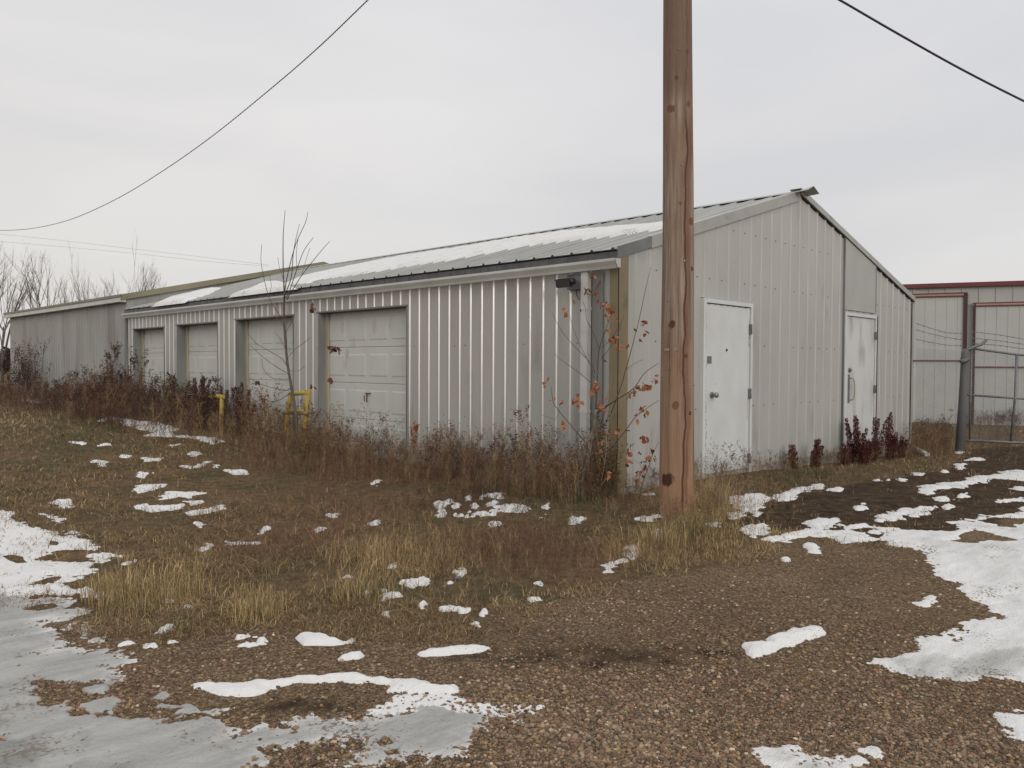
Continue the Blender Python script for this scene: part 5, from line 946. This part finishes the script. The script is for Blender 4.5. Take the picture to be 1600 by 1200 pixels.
# ------------------------------------------------------------------ chain link fence and gate
DF = 16.3
def fd(px, py, D=DF): return atd(px, py, D)
FE = empty('chain_link_fence', tuple(fd(1460, 706)), label='short chain link fence panel with barbed wire between the building corner and the leaning post', cat='fence')
def cl(mb, q00, q10, q01, q11, n, m, r=.0022):
    q00, q10, q01, q11 = map(np.asarray, (q00, q10, q01, q11)); pt = lambda u, v: (q00 * (1 - u) + q10 * u) * (1 - v) + (q01 * (1 - u) + q11 * u) * v
    for i_ in range(-m, n + 1):
        for sgn in (1, -1):
            u0 = i_ / n; v0 = 0.; u1 = (i_ + m) / n; v1 = 1.
            if u0 < 0: v0 = -u0 * n / m; u0 = 0
            if u1 > 1: v1 = 1 - (u1 - 1) * n / m; u1 = 1
            if v1 - v0 < .01: continue
            if sgn < 0: u0, u1 = 1 - u0, 1 - u1
            mb.tube([pt(u0, v0), pt(u1, v1)], r, 3, cap=False)
mb = MB(); cl(mb, fd(1431, 700), fd(1499, 704), fd(1431, 543), fd(1503, 548), 16, 36); o = mb.build('mesh', M['galv']); par(o, FE)
for ya, ym, yb in ((505, 517, 521), (515, 524, 531), (530, 536, 540)):
    mb = MB(); mb.tube([fd(1431, ya), fd(1455, (ya + ym) / 2 + 2), fd(1478, ym + 3), fd(1505, yb)], .006, 4)
    for t in np.linspace(.05, .95, 9): x_ = 1431 + 74 * t; y_ = ya + (yb - ya) * t + 5 * math.sin(math.pi * t); p_ = fd(x_, y_); mb.tube([p_ - (0, 0, .02), p_ + (0, 0, .02)], .004, 3)
    o = mb.build('barbed_wire', M['galv']); par(o, FE)
PO = empty('fence_post', tuple(fd(1500, 706)), label='dark grey leaning gate post with an angled barb arm right of the building', cat='post')
mb = MB(); mb.tube([fd(1499, 712), fd(1504, 630), fd(1508, 552), fd(1509, 545)], [.095, .08, .072, .045], 12); o = mb.build('post_shaft', M['wood_grey']); par(o, PO)
mb = MB(); mb.tube([fd(1509, 549), fd(1522, 542), fd(1533, 538), fd(1541, 532)], [.03, .03, .035, .03], 8); o = mb.build('barb_arm', M['galv']); par(o, PO)
mb = MB(); mb.tube([fd(1501, 566, DF - .1), fd(1514, 561, DF - .1)], .045, 8); mb.tube([fd(1503, 561), fd(1513, 561)], .06, 8); o = mb.build('hinge_bracket', M['galv']); par(o, PO)
GA = empty('gate', tuple(fd(1600, 700)), label='sagging galvanised pipe gate with chain link and barbed wire at the right edge', cat='gate')
mb = MB(); mb.tube([fd(1515, 544), fd(1590, 554), fd(1670, 562)], .024, 8); mb.tube([fd(1512, 617), fd(1600, 623), fd(1670, 628)], .022, 8); mb.tube([fd(1588.5, 553), fd(1586, 622), fd(1579, 690)], .024, 8); mb.tube([fd(1505, 688), fd(1600, 692), fd(1670, 695)], .026, 8); mb.tube([fd(1670, 562), fd(1665, 695)], .024, 8); mb.tube([fd(1518, 545), fd(1515, 690)], .022, 8); o = mb.build('pipe_frame', M['galv']); par(o, GA)
mb = MB(); cl(mb, fd(1516, 688), fd(1668, 694), fd(1517, 546), fd(1669, 561), 36, 33); o = mb.build('mesh', M['galv']); par(o, GA)
for a_, b_ in ((518, 530), (528, 538), (536, 545)):
    mb = MB(); mb.tube([fd(1516, a_), fd(1560, (a_ + b_) / 2 - 1), fd(1600, b_), fd(1670, b_ + 8)], .006, 4)
    for t in np.linspace(.05, .95, 15): p_ = fd(1516 + 154 * t, a_ + (b_ + 8 - a_) * t); mb.tube([p_ - (0, 0, .02), p_ + (0, 0, .02)], .004, 3)
    o = mb.build('barbed_wire', M['galv']); par(o, GA)
# white downspout extension lying at the far corner
a_ = np.array((9.62, -.04, -.13)); b_ = G(1449, 713); b_[2] += .03; d_ = (b_ - a_) / 2; n_ = np.cross(d_, (0, 0, 1)); n_ /= np.linalg.norm(n_)
MB().obox((a_ + b_) / 2, d_, n_ * .045, np.array((0, 0, .03))).build('drain_spout', M['gutter'], label='white metal downspout extension lying on the ground at the far corner of the gable', cat='downspout')
# litter
def crumple(px, py, s, m_, label, name='litter'):
    p = G(px, py); mb = MB(); v = ico_v * (1 + .35 * rng.standard_normal((12, 1)).clip(-1, 1)) * np.array((s, s * .7, s * .5)); mb.add(v + (p[0], p[1], float(zt(p[0], p[1])) + s * .3), [tuple(f) for f in ico_f]); return mb.build(name, m_, label=label, cat='litter')
blue = mat('blue_plastic', (.12, .17, .21), .5); tanp = mat('tan_paper', (.42, .26, .15), .7, 0, (.3, .16, .08), 30)
crumple(716, 905, .035, blue, 'faded blue scrap of plastic in the grass near the gravel edge')
crumple(421, 962, .05, tanp, 'tan crumpled scrap beside the straw tuft at the gravel edge')

# ------------------------------------------------------------------ bare trees beyond the shed
def bare_tree(seed, hh, spread, limbs):
    r_ = np.random.default_rng(seed); T = MB(); Bm = MB()
    T.tube([(0, 0, -.3), (r_.normal(0, .05), r_.normal(0, .05), hh * .25), (r_.normal(0, .12), r_.normal(0, .12), hh * .5)], [.08, .06, .035], 7)
    def grow(p, d, l, r, dep):
        pts = [p]; q = p
        for _ in range(3): d = d + r_.normal(0, .10, 3) + np.array((0, 0, .06)); d /= np.linalg.norm(d); q = q + d * l / 3; pts.append(q)
        Bm.tube(pts, list(np.linspace(r, r * .4, 4)), 4 if dep else 5, cap=False)
        if dep < 3:
            for _ in range(3):
                t = r_.uniform(.25, 1.); i0 = min(int(t * 3), 2); s = pts[i0] + (pts[i0 + 1] - pts[i0]) * (t * 3 - i0); a = r_.uniform(0, 6.28); nd = d * (1 - spread * .5) + np.array((math.cos(a), math.sin(a), .3)) * spread; nd /= np.linalg.norm(nd); grow(s, nd, l * r_.uniform(.45, .65), r * .5, dep + 1)
    for k_ in range(limbs):
        a = r_.uniform(0, 6.28); h0 = hh * r_.uniform(.08, .5); d = np.array((math.cos(a) * spread, math.sin(a) * spread, 1.)); d /= np.linalg.norm(d); grow(np.array((0, 0, h0)), d, (hh - h0) * r_.uniform(.6, .85), .038, 0)
    return T, Bm
protos = []
M['twig'] = mat('twig_hazed', (.19, .165, .15), .9)  # twigs lightened, distance haze put into the colour
specs = [(5, 402, 46, 1.15), (46, 424, 50, .8), (73, 408, 48, 1.1), (30, 452, 52, .7), (115, 428, 54, .8), (140, 426, 60, .8), (172, 418, 50, 1.0), (203, 421, 52, .95), (239, 424, 58, .85), (95, 450, 60, .7), (158, 445, 64, .7), (-25, 395, 44, 1.1), (222, 440, 66, .7)]
tl = ['tallest bare tree at the very left edge', 'thin single stemmed bare tree second from the left edge', 'wide many stemmed bare tree above the left part of the shed', 'small bare tree low behind the shed corner', 'slim bare tree above the middle of the shed roof', 'faint slim bare tree right of the slim middle one', 'dense upright bare tree above the right part of the shed', 'open branched bare tree near the shed gutter end', 'rightmost faint bare tree above the olive trim', 'short bare tree between the wide one and the slim one', 'short faint bare tree left of the dense upright one', 'bare tree cut by the left edge of the view', 'short faint bare tree left of the rightmost one']
for k_, (vs, sp_, lm) in enumerate(((11, .30, 5), (12, .16, 3), (13, .38, 6), (14, .22, 4))):
    T, Bm = bare_tree(vs, 8., sp_, lm); e_ = empty('bare_tree'); T.build('trunk', M['bark_grey'], e_); Bm.build('branches', M['twig'], e_); protos.append(e_)
usedp = [False] * 4; kinds = [0, 1, 2, 3, 1, 3, 0, 2, 3, 1, 3, 2, 1]
for (px, py, D, sc2), lb, kd in zip(specs, tl, kinds):
    q = atd(px, 578, D); top = atd(px, py, D)[2]; e_ = protos[kd] if not usedp[kd] else copy_tree(protos[kd]); usedp[kd] = True
    e_.location = (q[0], q[1], -.1); s = (top + .3) / 8.6; e_.scale = (s * sc2, s * sc2, s); e_.rotation_euler = (0, 0, rng.uniform(0, 6.28)); tag(e_, lb, 'tree', 'bare trees beyond the shed')
# leaning trunk by the shed end
mb = MB(); D = 34; mb.tube([atd(3, 575, D), atd(12, 530, D), atd(22, 488, D), atd(34, 455, D), atd(45, 425, D)], [.05, .04, .03, .02, .01], 6); mb.tube([atd(15, 520, D), atd(22, 500, D), atd(26, 478, D)], [.02, .015, .01], 5); p_ = atd(3, 578, D)
LT = empty('leaning_tree', (p_[0], p_[1], 0), label='thin bare trunk leaning right in front of the shed end', cat='tree'); o = mb.build('trunk', M['bark_grey']); par(o, LT)
# shrubs against the far end of the shed wall
def shrub(px, X_, hh, wd, n_, label, seedc=(.075, .045, .04)):
    p = onx(px, 600, X_); V = []; F = []; C = []
    t_ = [weed(hh * rng.uniform(.6, 1.05), 16, 120, .03, np.array(seedc), C3['dark'], spread=.25, leafl=.05, stemw=.014) for _ in range(5)]
    q = np.c_[rng.normal(0, wd * .25, n_), rng.normal(0, wd, n_), np.zeros(n_)]; o = scatter('shrub', t_, q, rng.uniform(.6, 1.05, n_), label=label, cat='shrub'); o.location = (p[0], p[1], .3); return o
shrub(44, -.6, 2.2, .32, 18, 'tall dark leafless shrub against the far end of the shed wall')
shrub(26, -.7, 1.6, .7, 12, 'lower dark shrub at the far corner of the shed')
# hedgerow on the horizon
n_ = 700; a_ = rng.uniform(math.radians(-60), math.radians(60), n_); dd_ = rng.uniform(75, 130, n_); q = np.c_[CAM[0] + dd_ * np.sin(a_), CAM[1] + dd_ * np.cos(a_), np.zeros(n_)]; q[:, 2] = zg(q[:, 0], q[:, 1]) - .1
scatter('far_hedgerow', [weed(3.2, 20, 260, .30, np.array((.075, .06, .05)), C3['dark'] * 1.3, spread=.5, leafl=.45, stemw=.08) for _ in range(5)], q, rng.uniform(.5, 1.2, n_), kind='stuff', label='low brown scrub along the horizon beyond the buildings', cat='scrub')
